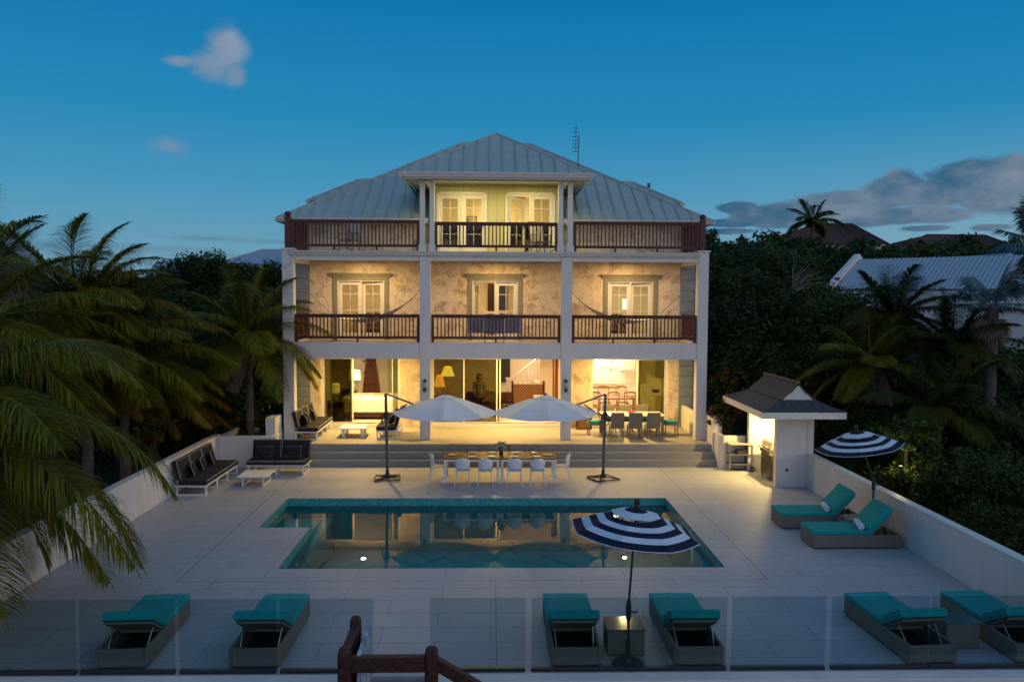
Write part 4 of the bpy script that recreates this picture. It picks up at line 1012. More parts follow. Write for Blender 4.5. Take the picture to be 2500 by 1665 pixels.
def tubchair():
    t = thing('patio_chair', 'x', 'chair', (0, 0, 0))      # faces +y; back at -y
    mb = MB(); nseg = 14
    # curved oval back shell
    def shell(off):
        rows = []
        for i in range(9):
            v = i/8; z = .50+.34*v; wv = .235*sqrt(max(0, 1-max(0, (v-.35)/.65)**2.6*.75))*(1-.25*(1-v)**2); row = []
            for k in range(nseg+1):
                u = -1+2*k/nseg; row.append((u*wv, -.215-.05*v+off+.10*(u*u), z-.03*u*u*v))
            rows.append(row)
        return rows
    A, B = shell(0), shell(.018)
    ka = [mb.vs(r) for r in A]; kb = [mb.vs(r) for r in B]
    for i in range(8):
        for k in range(nseg): mb.face((ka[i]+k, ka[i+1]+k, ka[i+1]+k+1, ka[i]+k+1)); mb.face((kb[i]+k, kb[i]+k+1, kb[i+1]+k+1, kb[i+1]+k))
    for i in range(8):
        mb.face((ka[i], kb[i], kb[i+1], ka[i+1])); mb.face((ka[i]+nseg, ka[i+1]+nseg, kb[i+1]+nseg, kb[i]+nseg))
    for k in range(nseg): mb.face((ka[8]+k, ka[8]+k+1, kb[8]+k+1, kb[8]+k)); mb.face((ka[0]+k, kb[0]+k, kb[0]+k+1, ka[0]+k+1))
    mb.build('backrest', M_plastic, t, smooth=True)
    ring = lambda z, s: [(s*.225*math.copysign(abs(cos(a))**.8, cos(a)), s*.215*math.copysign(abs(sin(a))**.8, sin(a))+.01, z) for a in [2*pi*k/24 for k in range(24)]]
    MB().loft([ring(.435, .92), ring(.445, 1), ring(.462, 1), ring(.466, .9), ring(.458, .5)], True, True, True).build('seat', M_plastic, t, smooth=False)
    for sx in (-1, 1):
        MB().tube([(sx*.17, -.17, .44), (sx*.235, -.25, 0)], .020, 8, r1=.012).build('leg', M_plastic, t)
        MB().tube([(sx*.17, .17, .44), (sx*.215, .24, 0)], .020, 8, r1=.012).build('leg', M_plastic, t)
        MB().tube([(sx*.18, -.16, .44), (sx*.20, -.20, .52)], .018, 6).build('back_support', M_plastic, t)
    return t
tcm = tubchair()
for i, (x, y, a, l) in enumerate([(-.83, 23.35, 0, 'white plastic chair at the long table, leftmost of the four with backs to the pool'), (-.16, 23.32, 0, 'white plastic chair at the long table, second of the four with backs to the pool'),
        (.70, 23.34, 0, 'white plastic chair at the long table, third of the four with backs to the pool'), (1.38, 23.34, 0, 'white plastic chair at the long table, rightmost of the four with backs to the pool'),
        (-1.60, 23.86, -82, 'white plastic chair at the left head of the long table'), (2.16, 23.92, 82, 'white plastic chair at the right head of the long table')]):
    o = tcm if i == 0 else dup(tcm); o.location = (x, y, 0); o.rotation_euler = (0, 0, R(a)); o['label'] = l; o['group'] = 'white plastic chairs at the long table'
def plate_m():
    o = MB().lathe([(.06, 0), (.075, .004), (.135, .016), (.14, .020), (.132, .018), (.07, .010), (.0, .010)], n=24, cap0=True, cap1=False).build('dinner_plate', mat('china', (.72, .72, .72), .25), smooth=True)
    MB().lathe([(.06, .014), (.095, .026), (.092, .028), (.05, .018), (0, .018)], n=20, cap1=False).build('side_plate', mat('china', (.72, .72, .72), .25), o, smooth=True)
    return tag(o, 'x', 'plate', 'white plates on the long table')
PLT = [(-.52, 23.72, 'front row, first from left'), (.02, 23.72, 'front row, second from left'), (.70, 23.72, 'front row, third from left'), (1.40, 23.72, 'front row, fourth from left'),
       (-.58, 24.36, 'back row, first from left'), (.04, 24.36, 'back row, second from left'), (.80, 24.36, 'back row, third from left'), (1.30, 24.36, 'back row, fourth from left'),
       (-1.15, 24.02, None), (1.72, 24.02, None)]
pm = plate_m()
for i, (x, y, l) in enumerate(PLT):
    o = pm if i == 0 else dup(pm); o.location = (x, y, .751)
    o['label'] = ('white plate with smaller plate on the long table, '+l) if l else ('white plate at the left head of the long table' if x < 0 else 'white plate at the right head of the long table')
def glass_m():
    o = MB().lathe([(.035, 0), (.033, .004), (.006, .008), (.005, .09), (.02, .105), (.042, .15), (.040, .20), (.034, .235), (.032, .235), (.037, .20), (.039, .15), (.018, .108), (0, .10)], n=14, cap1=False).build('wine_glass', M_crys, smooth=True)
    MB().lathe([(.0, .112), (.020, .114), (.034, .14)], n=12, cap1=True).build('reflection_bowl', M_crys, o)
    return o
gm = glass_m()
for i, (x, y, l) in enumerate([(-.83, 24.26, 'wine glass left of the first back row plate'), (-.34, 24.2, 'wine glass right of the first back row plate'), (-.10, 24.3, 'wine glass just left of the second back row plate'), (.16, 24.5, 'wine glass at the left of the flower vase'),
        (.56, 24.22, 'wine glass at the right of the flower vase'), (1.04, 24.24, 'wine glass between the third and fourth back row plates'), (1.52, 24.22, 'wine glass right of the fourth back row plate'),
        (-.72, 23.9, 'wine glass near the leftmost front row plate'), (1.20, 23.9, 'wine glass near the rightmost front row plate')]):
    o = gm if i == 0 else dup(gm); o.location = (x, y, .751); tag(o, l, 'wine glass', 'wine glasses on the long table')
t = thing('flower_vase', 'bunch of white flowers in a dark green vase on the long table', 'vase', (.31, 24.08, .751))
MB().lathe([(.055, 0), (.062, .02), (.062, .13), (.05, .16)], n=16).build('vase', mat('dark_green_glass', (.01, .03, .02), .15), t, smooth=True)
mb = MB(); rnd = random.Random(3)
for _ in range(26):
    a = rnd.random()*6.28; r_ = rnd.random()**.6*.15; c = Vector((cos(a)*r_, sin(a)*r_, .27+.10*(1-r_/.17)+rnd.uniform(-.03, .05))); s_ = rnd.uniform(.03, .05)
    for k in range(9):
        b = rnd.random()*6.28; e = rnd.uniform(-.3, 1.4); d = Vector((cos(b)*cos(e), sin(b)*cos(e), sin(e))); u = d.orthogonal().normalized()*s_*.5; v = d.cross(u)
        p = c+d*s_*.6; mb.poly([p-u-v, p+u-v, p+u+v, p-u+v])
mb.build('flowers', M_flower, t)
mb = MB()
for _ in range(90):
    a = rnd.random()*6.28; r_ = rnd.uniform(.04, .22); p0 = Vector((0, 0, .15)); p = Vector((cos(a)*r_, sin(a)*r_, rnd.uniform(.18, .40))); u = Vector((-sin(a), cos(a), 0))*.014; d = (p-p0).normalized()*.05
    mb.poly([p-d, p+u, p+d, p-u])
mb.build('leaves', M_leaf2, t)

# ------------------------------------------------------------------ wicker dining set on the terrace
t = thing('patio_table', 'pale topped wicker dining table on the right of the terrace', 'dining table', (5.05, 28.28, .66))
MB().box(-1.1, 1.1, -.52, .52, .70, .74).build('table_top', mat('pale_table_top', (.60, .56, .46), .4), t, bevel=.004)
MB().box(-1.06, 1.06, -.48, -.44, .62, .698).box(-1.06, 1.06, .44, .48, .62, .698).build('apron', M_wicker, t)
for sx in (-1, 1):
    for sy in (-1, 1): MB().box(sx*1.02-.04, sx*1.02+.04, sy*.45-.035, sy*.45+.035, 0, .618).build('leg', M_wicker, t)
def wchair():                                   # faces +y
    t = thing('wicker_chair', 'x', 'chair', (0, 0, 0)); MB().box(-.235, .235, -.235, .24, .36, .43).build('seat', M_wicker, t, bevel=.01)
    MB().prism([(-.245, .43), (-.20, .43), (-.255, .93), (-.29, .93)], 0, -.235, .235).build('backrest', M_wicker, t, bevel=.01)
    MB().rbox(-.21, .21, -.20, .23, .432, .50, .03).build('seat_cushion', M_teal, t)
    for sx in (-1, 1):
        MB().tube([(sx*.20, -.20, .40), (sx*.215, -.245, .0)], .022, 6).build('leg', M_wicker, t); MB().tube([(sx*.20, .20, .40), (sx*.215, .215, .0)], .022, 6).build('leg', M_wicker, t)
    return t
wm = wchair()
for i, (x, y, a, l) in enumerate([(4.38, 27.50, 0, 'wicker chair with its back to the pool, left of three at the terrace table'), (5.01, 27.50, 0, 'wicker chair with its back to the pool, middle of three at the terrace table'), (5.64, 27.50, 0, 'wicker chair with its back to the pool, right of three at the terrace table'),
        (4.35, 29.0, 180, 'wicker chair facing the pool, left of three behind the terrace table'), (4.98, 29.0, 180, 'wicker chair facing the pool, middle of three behind the terrace table'), (5.60, 29.0, 180, 'wicker chair facing the pool, right of three behind the terrace table'),
        (3.72, 28.2, -90, 'wicker chair at the left end of the terrace table'), (6.42, 28.2, 90, 'wicker chair at the right end of the terrace table')]):
    o = wm if i == 0 else dup(wm); o.location = (x, y, .66); o.rotation_euler = (0, 0, R(a)); o['label'] = l; o['group'] = 'wicker chairs round the terrace table'
mb = MB(); rnd = random.Random(5)
for k in range(30):
    a = rnd.random()*6.28; c = Vector((cos(a)*rnd.random()*.16, sin(a)*.07, .07+rnd.random()*.04)); u = Vector((rnd.uniform(-1, 1), rnd.uniform(-1, 1), rnd.uniform(-1, 1))).normalized()*.025; v = u.orthogonal()
    mb.poly([c-u-v, c+u-v, c+u+v, c-u+v])
t = thing('flower_bowl', 'small bowl of pink flowers on the wicker dining table', 'bowl', (5.0, 28.2, 1.401))
MB().lathe([(.05, 0), (.13, .05), (.14, .06), (.05, .02)], n=16, cap1=False).build('bowl', M_wpaint, t); mb.build('flowers', M_petalp, t)
# small lattice cabinet by the stone wall
t = thing('lantern_cabinet', 'dark wooden lattice cabinet against the stone wall left of the wicker set', 'cabinet', (3.45, 29.45, .66))
MB().box(-.26, .26, -.2, .2, .04, .68).build('cabinet_body', M_lattice, t); MB().box(-.29, .29, -.23, .23, .683, .72).build('cabinet_top', M_dwood, t)
MB().box(-.29, -.24, -.23, -.18, .0, .68).box(.24, .29, -.23, -.18, 0, .68).build('legs', M_dwood, t)

# ------------------------------------------------------------------ grill hut
t = HT = thing('grill_hut', 'small white grill shelter with slate gablet roof at the right of the deck', 'hut', (8.9, 24.1, 0))
def ht(n, mb, m, par=None, **k): return mb.build(n, m, par or HT, world=True, **k)
ht('front_wall', MB().box(8.40, 9.32, 23.02, 23.24, -.0, 2.12), M_white, bevel=.01)
ht('back_wall', MB().box(8.28, 9.50, 25.15, 25.35, -1, 2.12), M_white, bevel=.01)
ht('rear_wall', MB().box(9.32, 9.50, 23.0, 25.148, -1, 2.12), M_white)
ht('hut_ceiling', MB().box(7.95, 9.9, 22.5, 25.95, 2.125, 2.15), M_wpaint)
hx0, hx1, hy0, hy1, hz = 7.72, 10.14, 22.3, 26.2, 2.32; hxm = (hx0+hx1)/2
mb = MB(); mb.box(hx0, hx1, hy0, hy0+.03, 2.13, hz).box(hx0, hx1, hy1-.03, hy1, 2.13, hz).box(hx0, hx0+.03, hy0+.03, hy1-.03, 2.13, hz).box(hx1-.03, hx1, hy0+.03, hy1-.03, 2.13, hz)
ht('fascia', mb, M_wpaint)
gx, gz, rz_, gy = .50, 2.60, 3.10, .50      # gablet half width, base z, ridge z, setback
mb = MB()
def side(s):
    X = lambda d: hxm+s*d
    hw = (hx1-hx0)/2; cols = [(hw, hz, 0), (hw*.72, hz+.10, .27), (gx, gz, gy), (gx*.5, 2.82, gy), (0, rz_, gy)]
    k0 = None
    ring = []
    for d, z, in_ in cols: ring.append([(X(d), hy0+in_, z), (X(d), hy1-in_, z)])
    for a, b in zip(ring, ring[1:]): mb.poly([a[0], b[0], b[1], a[1]])
side(-1); side(1)
hw = (hx1-hx0)/2
for y, s in ((hy0, 1), (hy1, -1)):
    a = [(hxm-hw, y, hz), (hxm+hw, y, hz), (hxm+hw*.72, y+s*.27, hz+.10), (hxm-hw*.72, y+s*.27, hz+.10)]; b = [a[3], a[2], (hxm+gx, y+s*gy, gz), (hxm-gx, y+s*gy, gz)]
    mb.poly(a); mb.poly(b)
rf = ht('roof', mb, M_shingle)
s_ = rf.modifiers.new('thick', 'SOLIDIFY'); s_.thickness = .03; s_.offset = 1
mb = MB()
for y in (hy0+gy+.03, hy1-gy-.05): mb.prism([(hxm-gx+.02, gz-.02), (hxm+gx-.02, gz-.02), (hxm, rz_-.03)], 1, y, y+.02)
ht('gablet', mb, M_hutboard, rf)
ht('ridge_tiles', MB().tube([(hxm, hy0+gy-.06, rz_+.03), (hxm, hy1-gy+.06, rz_+.02)], .035, 6), mat('ridge_tile', (.17, .10, .07), .8), rf)
ceil_lamp(8.85, 24.3, 2.12, 170, (1, .68, .22), 'recessed light under the grill hut ceiling', .09)
for p, l in (((8.72, 23.012, .52), 0),):
    MB().lathe([(.045, 0), (.045, .01)], n=10).build('wall_socket', M_dark, HT, loc=(p[0]-8.9, p[1]-24.1, p[2])).rotation_euler = (R(90), 0, 0)
# grill
t = thing('gas_grill', 'steel gas grill with closed lid inside the white hut', 'grill', (8.72, 24.15, 0), R(-90))
MB().box(-.42, .42, -.24, .24, .10, .78).build('cabinet', mat('grill_cabinet', (.10, .085, .05), .35, metal=.5), t, bevel=.01)
MB().box(-.43, .43, -.27, .26, .79, .92).build('control_panel', M_steel, t, bevel=.01)
MB().box(-.80, -.44, -.22, .22, .86, .92).box(.44, .70, -.22, .22, .86, .92).build('side_shelf', M_steel, t, bevel=.006)
mb = MB(); rings = []
for x in (-.38, .38): rings.append([(x, -.24, .93), (x, -.25, 1.02), (x, -.18, 1.17), (x, -.02, 1.24), (x, .14, 1.20), (x, .24, 1.05), (x, .25, .93)])
MB().loft(rings, True, True, True).build('lid', M_steel, t, bevel=.01)
MB().tube([(-.28, -.26, 1.02), (-.28, -.31, 1.03), (.28, -.31, 1.03), (.28, -.26, 1.02)], .013, 6).build('handle', M_steel, t)
for k in range(6): MB().tube([(-.34+.136*k, -.27, .855), (-.34+.136*k, -.305, .855)], .025, 10).build('knob', M_dark, t)
for sx in (-.21, .21): MB().tube([(sx-.1, -.245, .66), (sx-.1, -.275, .66), (sx+.1, -.275, .66), (sx+.1, -.245, .66)], .009, 5).build('door_handle', M_steel, t)
for sx in (-.36, .36):
    for sy in (-.2, .2): MB().lathe([(.03, 0), (.03, .095)], (sx, sy, .0), 8).build('caster', M_dark, t)
# cart
t = thing('serving_cart', 'three shelf outdoor serving cart with wheels between the planter and the hut', 'cart', (8.03, 25.33, 0))
for sx in (-.36, .36):
    for sy in (-.22, .18): MB().tube([(sx, sy, .0 if sx < 0 else .08), (sx, sy, .86)], .018, 6).build('leg', M_steel, t)
for z in (.86, .52, .20):
    MB().box(-.37, .37, -.23, .19, z, z+.025).build('shelf', mat('cart_shelf', (.45, .40, .32), .5) if z > .8 else M_grey, t, bevel=.004)
for sy in (-.25, .2):
    w_ = MB().tube([(.36, sy-.02, .09), (.36, sy+.02, .09)], .085, 18).build('wheel', M_dark, t); MB().tube([(.36, sy-.026, .09), (.36, sy+.026, .09)], .03, 8).build('wheel_hub', M_steel, w_)
MB().box(-.1, .2, -.15, .1, .546, .66).build('crate', M_dark, t)

# ------------------------------------------------------------------ balcony: hammocks, sling chairs, rocking chairs
def hammock(label, a, b, low, sideA, rope_a, rope_b):
    a, b = Vector(a), Vector(b); t = thing('hammock', label, 'hammock', ((a.x+b.x)/2, (a.y+b.y)/2, low), group='white hammocks on the balcony')
    n = 24; rows = []; L = (b-a).length
    def c(u): q = 4*u*(1-u); p = a.lerp(b, u); return Vector((p.x, p.y, p.z-((a.z+b.z)/2-low)*(q**.85)))
    for i in range(n+1):
        u = rope_a+(1-rope_a-rope_b)*i/n; v = i/n; wd = .05+.5*sin(pi*v)**.7; row = []
        for k in range(9):
            w_ = -1+k/4; p = c(u); row.append((p.x, p.y+w_*wd, p.z-.16*sin(pi*v)*(1-w_*w_)+.16*sin(pi*v)+.02*sin(9*v+w_*3)))
        rows.append(row)
    MB().loft(rows, False).build('net', mat('hammock_net', (.60, .56, .52), .9, bump=.6, bscale=60), t, smooth=True, world=True)
    for p, q, nm in ((a, c(rope_a), 0), (b, c(1-rope_b), 1)): MB().tube([p, q], .012, 5).build('rope', mat('rope', (.30, .22, .15), .9), t, world=True)
hammock('white hammock slung across the left balcony bay', (-6.74, 29.5, 5.72), (-2.42, 27.3, 5.85), 4.62, 0, .22, .02)
hammock('white hammock slung across the right balcony bay', (2.74, 27.4, 5.80), (7.08, 29.5, 5.72), 4.62, 0, .02, .22)
M_sling = mat('grey_blue_sling', (.26, .27, .36), .8)
def slingchair(label, x, y, a, wd=.56, top=1.0):
    t = thing('sling_chair', label, 'chair', (x, y, 3.93), R(a), 'grey blue sling chairs on the balcony')
    MB().prism([(-.26, .38), (-.24, .36), (-.36, top), (-.38, top)], 0, -wd/2, wd/2).build('backrest', M_sling, t)
    MB().box(-wd/2, wd/2, -.24, .26, .38, .40).build('seat', M_sling, t)
    for s in (-1, 1):
        MB().tube([(s*(wd/2+.02), -.38, top+.01), (s*(wd/2+.02), -.25, .36), (s*(wd/2+.02), -.30, 0)], .015, 6).build('leg', M_wmetal, t)
        MB().tube([(s*(wd/2+.02), .28, 0), (s*(wd/2+.02), .27, .60), (s*(wd/2+.02), -.29, .60)], .015, 6).build('armrest', M_wmetal, t)
slingchair('grey blue sling chair left of the middle balcony door behind the rail', -.52, 28.1, 0, .60, .88)
slingchair('tall grey blue sling chair in the centre behind the balcony rail', .10, 27.75, 0, .66, 1.02)
slingchair('grey blue sling chair right of the middle balcony door behind the rail', .72, 28.1, 0, .56, .88)
slingchair('grey blue sling chair at the right end of the left balcony bay', -2.72, 28.3, 60, .5, .9)
def rocker(label, x, y, a):
    t = thing('rocking_chair', label, 'rocking chair', (x, y, 7.085), R(a), 'slatted rocking chairs on the roof terrace'); M_r = mat('weathered_teak', (.20, .16, .12), .7, var=.2); M_s = mat('pale_slats', (.42, .40, .38), .7)
    for s in (-1, 1):
        MB().tube([(s*.27, -.52, .10), (s*.27, -.25, .025), (s*.27, .05, .02), (s*.27, .32, .06), (s*.27, .50, .13)], .022, 6).build('rocker', M_r, t)
        MB().tube([(s*.27, .22, .05), (s*.27, .22, .62)], .022, 6).build('leg', M_r, t)
        MB().tube([(s*.27, -.20, .03), (s*.27, -.26, .5), (s*.27, -.42, 1.12)], .022, 6).build('leg', M_r, t)
        MB().cbox((s*.29, .0, .64), (.07, .58, .025)).build('armrest', M_r, t)
    MB().box(-.26, .26, -.22, .25, .38, .41).build('seat', M_r, t)
    for k in range(6): x_ = -.2+.08*k; MB().prism([(-.235, .42), (-.22, .42), (-.40, 1.08), (-.415, 1.08)], 0, x_-.024, x_+.024).build('back_slat', M_s, t)
    MB().box(-.30, .30, -.45, -.40, 1.06, 1.14).build('top_rail', M_r, t)
rocker('slatted rocking chair on the left part of the roof terrace', -4.95, 28.0, 155)
rocker('slatted rocking chair in front of the right pair of top storey doors', 1.72, 28.15, 205)

# ------------------------------------------------------------------ furniture seen through the ground floor openings
FZ_ = .78
t = thing('bed', 'wide bed with pale cover in the ground floor bedroom', 'bed', (-4.75, 31.5, FZ_))
MB().box(-1.0, .95, -.75, .85, .10, .24).build('bed_base', M_dwood, t)
MB().rbox(-1.02, .98, -.8, .9, .26, .86, .12).build('mattress', M_linen, t, smooth=False)
MB().rbox(.1, .9, -.55, .55, .867, .90, .03).build('blanket', mat('tan_blanket', (.48, .38, .24), .9), t)
mb = MB(); mb.prism([(0, -.02), (.9, -.02), (.5, 2.62), (.2, 2.62)], 1, 33.9, 33.95); t = thing('ladder_shelf', 'dark red carved wooden panel leaning on the bedroom wall', 'panel', (-5.4, 33.9, FZ_))
MB().prism([(-.15, 0), (.75, 0), (.42, 2.6), (.12, 2.6)], 1, 0, .05).build('panel_board', mat('carved_red_wood', (.12, .03, .015), .5, var=.5, vscale=12), t)
for z in (.5, 1.0, 1.5, 2.0): MB().box(-.05, .6-z*.08, -.03, -.001, z, z+.05).build('panel_rail', M_dwood, t)
t = thing('shower_doorway', 'white framed doorway to a green tiled shower at the back of the bedroom', 'doorway', (-4.05, 34.5, FZ_))
MB().box(-.42, .38, .0, .04, .35, 2.6).build('tiles', M_gren, t); MB().box(-.52, -.43, -.04, .05, 0, 2.68).box(.39, .48, -.04, .05, 0, 2.68).box(-.43, .39, -.04, .05, .27, .345).build('door_casing', M_wpaint, t)
def table_lamp(label, x, y, z, h, r0, r1, sh, m, e=4):
    t = thing('table_lamp', label, 'lamp', (x, y, z)); MB().lathe([(.09, 0), (.09, .02), (.03, .05), (.07, .15), (.06, h*.4), (.015, h*.55), (.015, h*.7)], n=14).build('lamp_base', mat('lamp_base', (.45, .42, .36), .3), t, smooth=True)
    MB().lathe([(r0, h), (r1, h+sh)], n=20, cap0=False, cap1=False).build('lamp_shade', m, t, smooth=True)
    light('bulb_light', 'POINT', (x, y, z+h+sh*.5), e, WARM2, t, size=.05)
def nightstand(label, x, y, z, m=M_dwood, w_=.6, h=.62):
    t = thing('nightstand', label, 'cabinet', (x, y, z)); MB().box(-w_/2, w_/2, -.25, .25, .05, h-.03).build('cabinet_body', m, t); MB().box(-w_/2-.03, w_/2+.03, -.28, .28, h-.027, h).build('cabinet_top', m, t)
    for q in (.35, .55): MB().box(-w_/2+.04, w_/2-.04, -.265, -.252, h*q-.07, h*q+.06).build('drawer', M_cwood, t)
nightstand('dark nightstand behind the tinted glass of the bedroom', -5.98, 30.75, FZ_, h=.72); nightstand('dark nightstand farther back in the bedroom', -6.0, 33.6, FZ_, h=.8)
table_lamp('cream shaded table lamp on the near nightstand', -6.0, 30.75, FZ_+.72, .32, .17, .14, .36, emis('cream_lampshade', (1.0, .86, .50), 1.7), 3)
table_lamp('cream shaded table lamp on the far nightstand', -5.75, 33.6, FZ_+.8, .45, .25, .22, .40, emis('cream_lampshade', (1.0, .86, .50), 1.7), 3)
# living room
nightstand('dark side cabinet under the two living room lamps', -1.95, 31.2, FZ_, h=.85, w_=.8)
table_lamp('yellow cone shaded lamp behind the tinted living room glass', -1.72, 31.4, FZ_+.85, .80, .27, .14, .36, emis('yellow_cone_shade', (1.0, .80, .16), 1.6), 2)
table_lamp('orange shaded lamp at the left edge of the living room', -2.02, 31.0, FZ_+.85, .42, .22, .12, .44, emis('orange_cone_shade', (1.0, .48, .08), 1.5), 2)
t = thing('indoor_sofa', 'dark sofa with yellowish cushion in the living room', 'sofa', (-.35, 32.3, FZ_))
MB().rbox(-.7, 1.2, -.5, .5, .02, .42, .06).build('seat', M_dwood, t); MB().rbox(-.7, 1.2, .3, .55, .42, .85, .06).build('backrest', M_dwood, t); MB().rbox(-.72, -.5, -.5, .3, .42, .62, .05).build('armrest', M_dwood, t)
o = MB().rbox(-.36, .36, -.08, .08, 0, .52, .05).build('sofa_pillow', mat('gold_pillow', (.22, .17, .06), .9, var=.4)); o.location = (-.15, 32.35, FZ_+.44); o.rotation_euler = (R(-14), R(12), 0); tag(o, 'gold patterned pillow on the dark living room sofa', 'pillow')
# staircase with white balustrade
t = ST = thing('staircase', 'white staircase with balusters rising to the right in the living room', 'staircase', (1.4, 34.6, FZ_))
mb = MB(); nst = 12
for k in range(nst): mb.box(-.62+.22*k, -.62+.22*(k+1), .0, .95, 0 if k < 1 else 0, .18*(k+1))
mb.build('steps', mat('stair_white', (.78, .72, .62), .6), ST)
MB().tube([(-.60, -.03, 1.12), (1.35, -.03, 2.72)], .04, 6).build('handrail', M_wpaint, ST)
for k in range(11): x = -.42+.16*k; MB().tube([(x, -.03, .18+(x+.6)*.82), (x, -.03, 1.10+(x+.6)*.82)], .014, 5).build('baluster', M_wpaint, ST)
MB().box(-.75, -.60, -.11, .04, 0, 1.20).box(-.77, -.58, -.13, .06, 1.20, 1.25).build('newel_post', M_wpaint, ST)
t = thing('lattice_daybed', 'brown carved lattice chest in front of the stairs', 'chest', (1.45, 33.4, FZ_))
MB().box(-.52, .72, -.16, .16, .16, 1.10).build('lattice_panel', M_lattice, t)
for x in (-.56, .76): MB().tube([(x, -.05, 0), (x, -.05, 1.24)], .045, 8).build('post', M_dwood, t)
for k in range(6): MB().tube([(-.4+.2*k, 0, 1.10), (-.42+.2*k, 0, 1.16)], .04, 6).build('knob', M_linen, t)
t = thing('low_cabinet', 'small white cabinet beside the lattice chest', 'cabinet', (2.18, 32.6, FZ_)); MB().box(-.42, .30, -.2, .2, .0, .68).build('cabinet_body', M_wpaint, t); MB().box(-.44, .32, -.22, .22, .683, .72).build('cabinet_top', M_wpaint, t)
t = thing('white_pillar', 'square white plastered pillar behind the low cabinet', 'pillar', (2.2, 33.6, FZ_)); MB().box(-.16, .42, -.2, .2, 0, 2.68).build('pillar_shaft', M_int, t)
t = thing('curtain', 'brown curtain hanging at the right edge of the living room opening', 'curtain', (2.5, 30.7, FZ_)); mb = MB()
mb.loft([[(-.12+.05*i, .03*sin(i*2.2), z) for i in range(6)] for z in (.02, 2.6)], False); mb.build('cloth', mat('brown_cloth', (.16, .08, .035), .9), t)
t = thing('coffee_table', 'dark low table with bowls near the living room opening', 'coffee table', (.75, 31.6, FZ_)); MB().box(-.40, .50, -.3, .3, .36, .41).build('table_top', M_dwood, t)
for sx in (-.32, .42):
    for sy in (-.24, .24): MB().box(sx-.03, sx+.03, sy-.03, sy+.03, 0, .357).build('leg', M_dwood, t)
for (x, y), l in (((.62, 31.55), 'dark green bowl left on the low living room table'), ((1.05, 31.6), 'dark green bowl right on the low living room table')):
    o = MB().lathe([(.04, 0), (.13, .05), (.15, .07), (.11, .05), (0, .02)], n=14, cap1=False).build('bowl', mat('green_bowl', (.05, .07, .04), .4)); o.location = (x, y, FZ_+.413); tag(o, l, 'bowl')
t = thing('wall_shelf', 'dark narrow wall panel behind the living room opening', 'shelf', (.68, 36.1, FZ_)); MB().box(-.32, .18, -.05, .04, .9, 2.65).build('panel', mat('dark_print', (.03, .03, .035), .6), t)
# person behind the tinted glass
t = PE = thing('person', 'person in a striped shirt standing behind the tinted living room glass, back turned', 'person', (-.47, 31.0, FZ_), R(8))
def body(name, pts, edges, rad, m, sub=2):
    me = bpy.data.meshes.new(name); me.from_pydata(pts, edges, []); me.materials.append(m); o = bpy.data.objects.new(name, me); COL.objects.link(o); o.parent = PE
    sk = o.modifiers.new('skin', 'SKIN'); sv = me.skin_vertices[0].data if me.skin_vertices else None
    if not me.skin_vertices:
        import bmesh
        bm = bmesh.new(); bm.from_mesh(me); bm.verts.layers.skin.new(); bm.to_mesh(me); bm.free(); sv = me.skin_vertices[0].data
    for i, r_ in enumerate(rad): sv[i].radius = r_ if isinstance(r_, tuple) else (r_, r_); sv[i].use_root = (i == 0)
    sk.use_smooth_shade = True; s_ = o.modifiers.new('sub', 'SUBSURF'); s_.levels = s_.render_levels = sub; return o
P0 = [(0, 0, .93), (0, 0, 1.10), (0, .01, 1.28), (0, 0, 1.42), (0, .0, 1.50), (0, -.0, 1.56), (0, -.01, 1.66), (0, -.01, 1.73),
      (-.17, 0, 1.40), (-.22, .02, 1.16), (-.20, -.08, .94), (.17, 0, 1.40), (.22, .02, 1.16), (.20, -.08, .94),
      (-.09, 0, .86), (-.11, -.02, .48), (-.11, .02, .07), (-.12, -.12, .04), (.09, 0, .86), (.12, -.02, .48), (.13, .02, .07), (.14, -.12, .04)]
E0 = [(0, 1), (1, 2), (2, 3), (3, 4), (4, 5), (5, 6), (6, 7), (3, 8), (8, 9), (9, 10), (3, 11), (11, 12), (12, 13), (0, 14), (14, 15), (15, 16), (16, 17), (0, 18), (18, 19), (19, 20), (20, 21)]
R0 = [(.13, .10), (.12, .095), (.15, .105), (.12, .09), .055, .06, (.085, .10), (.05, .06), .06, .045, .035, .06, .045, .035, .08, .055, .04, .035, .08, .055, .04, .035]
body('body', P0, E0, R0, M_skin)
body('striped_shirt', [(0, 0, .90), (0, 0, 1.10), (0, .01, 1.28), (0, 0, 1.43), (-.17, 0, 1.405), (-.205, .01, 1.22), (.17, 0, 1.405), (.205, .01, 1.22)], [(0, 1), (1, 2), (2, 3), (3, 4), (4, 5), (3, 6), (6, 7)], [(.17, .13), (.155, .125), (.18, .13), (.12, .10), .075, .065, .075, .065], M_shirt)
body('trousers', [(0, 0, .93), (-.09, 0, .84), (-.11, -.02, .48), (-.11, .02, .10), (.09, 0, .84), (.12, -.02, .48), (.13, .02, .10)], [(0, 1), (1, 2), (2, 3), (0, 4), (4, 5), (5, 6)], [(.15, .12), .10, .075, .06, .10, .075, .06], M_jean)
body('hair', [(0, .01, 1.66), (0, .01, 1.75), (0, .04, 1.62)], [(0, 1), (0, 2)], [(.10, .105), (.07, .08), (.075, .06)], M_hair)
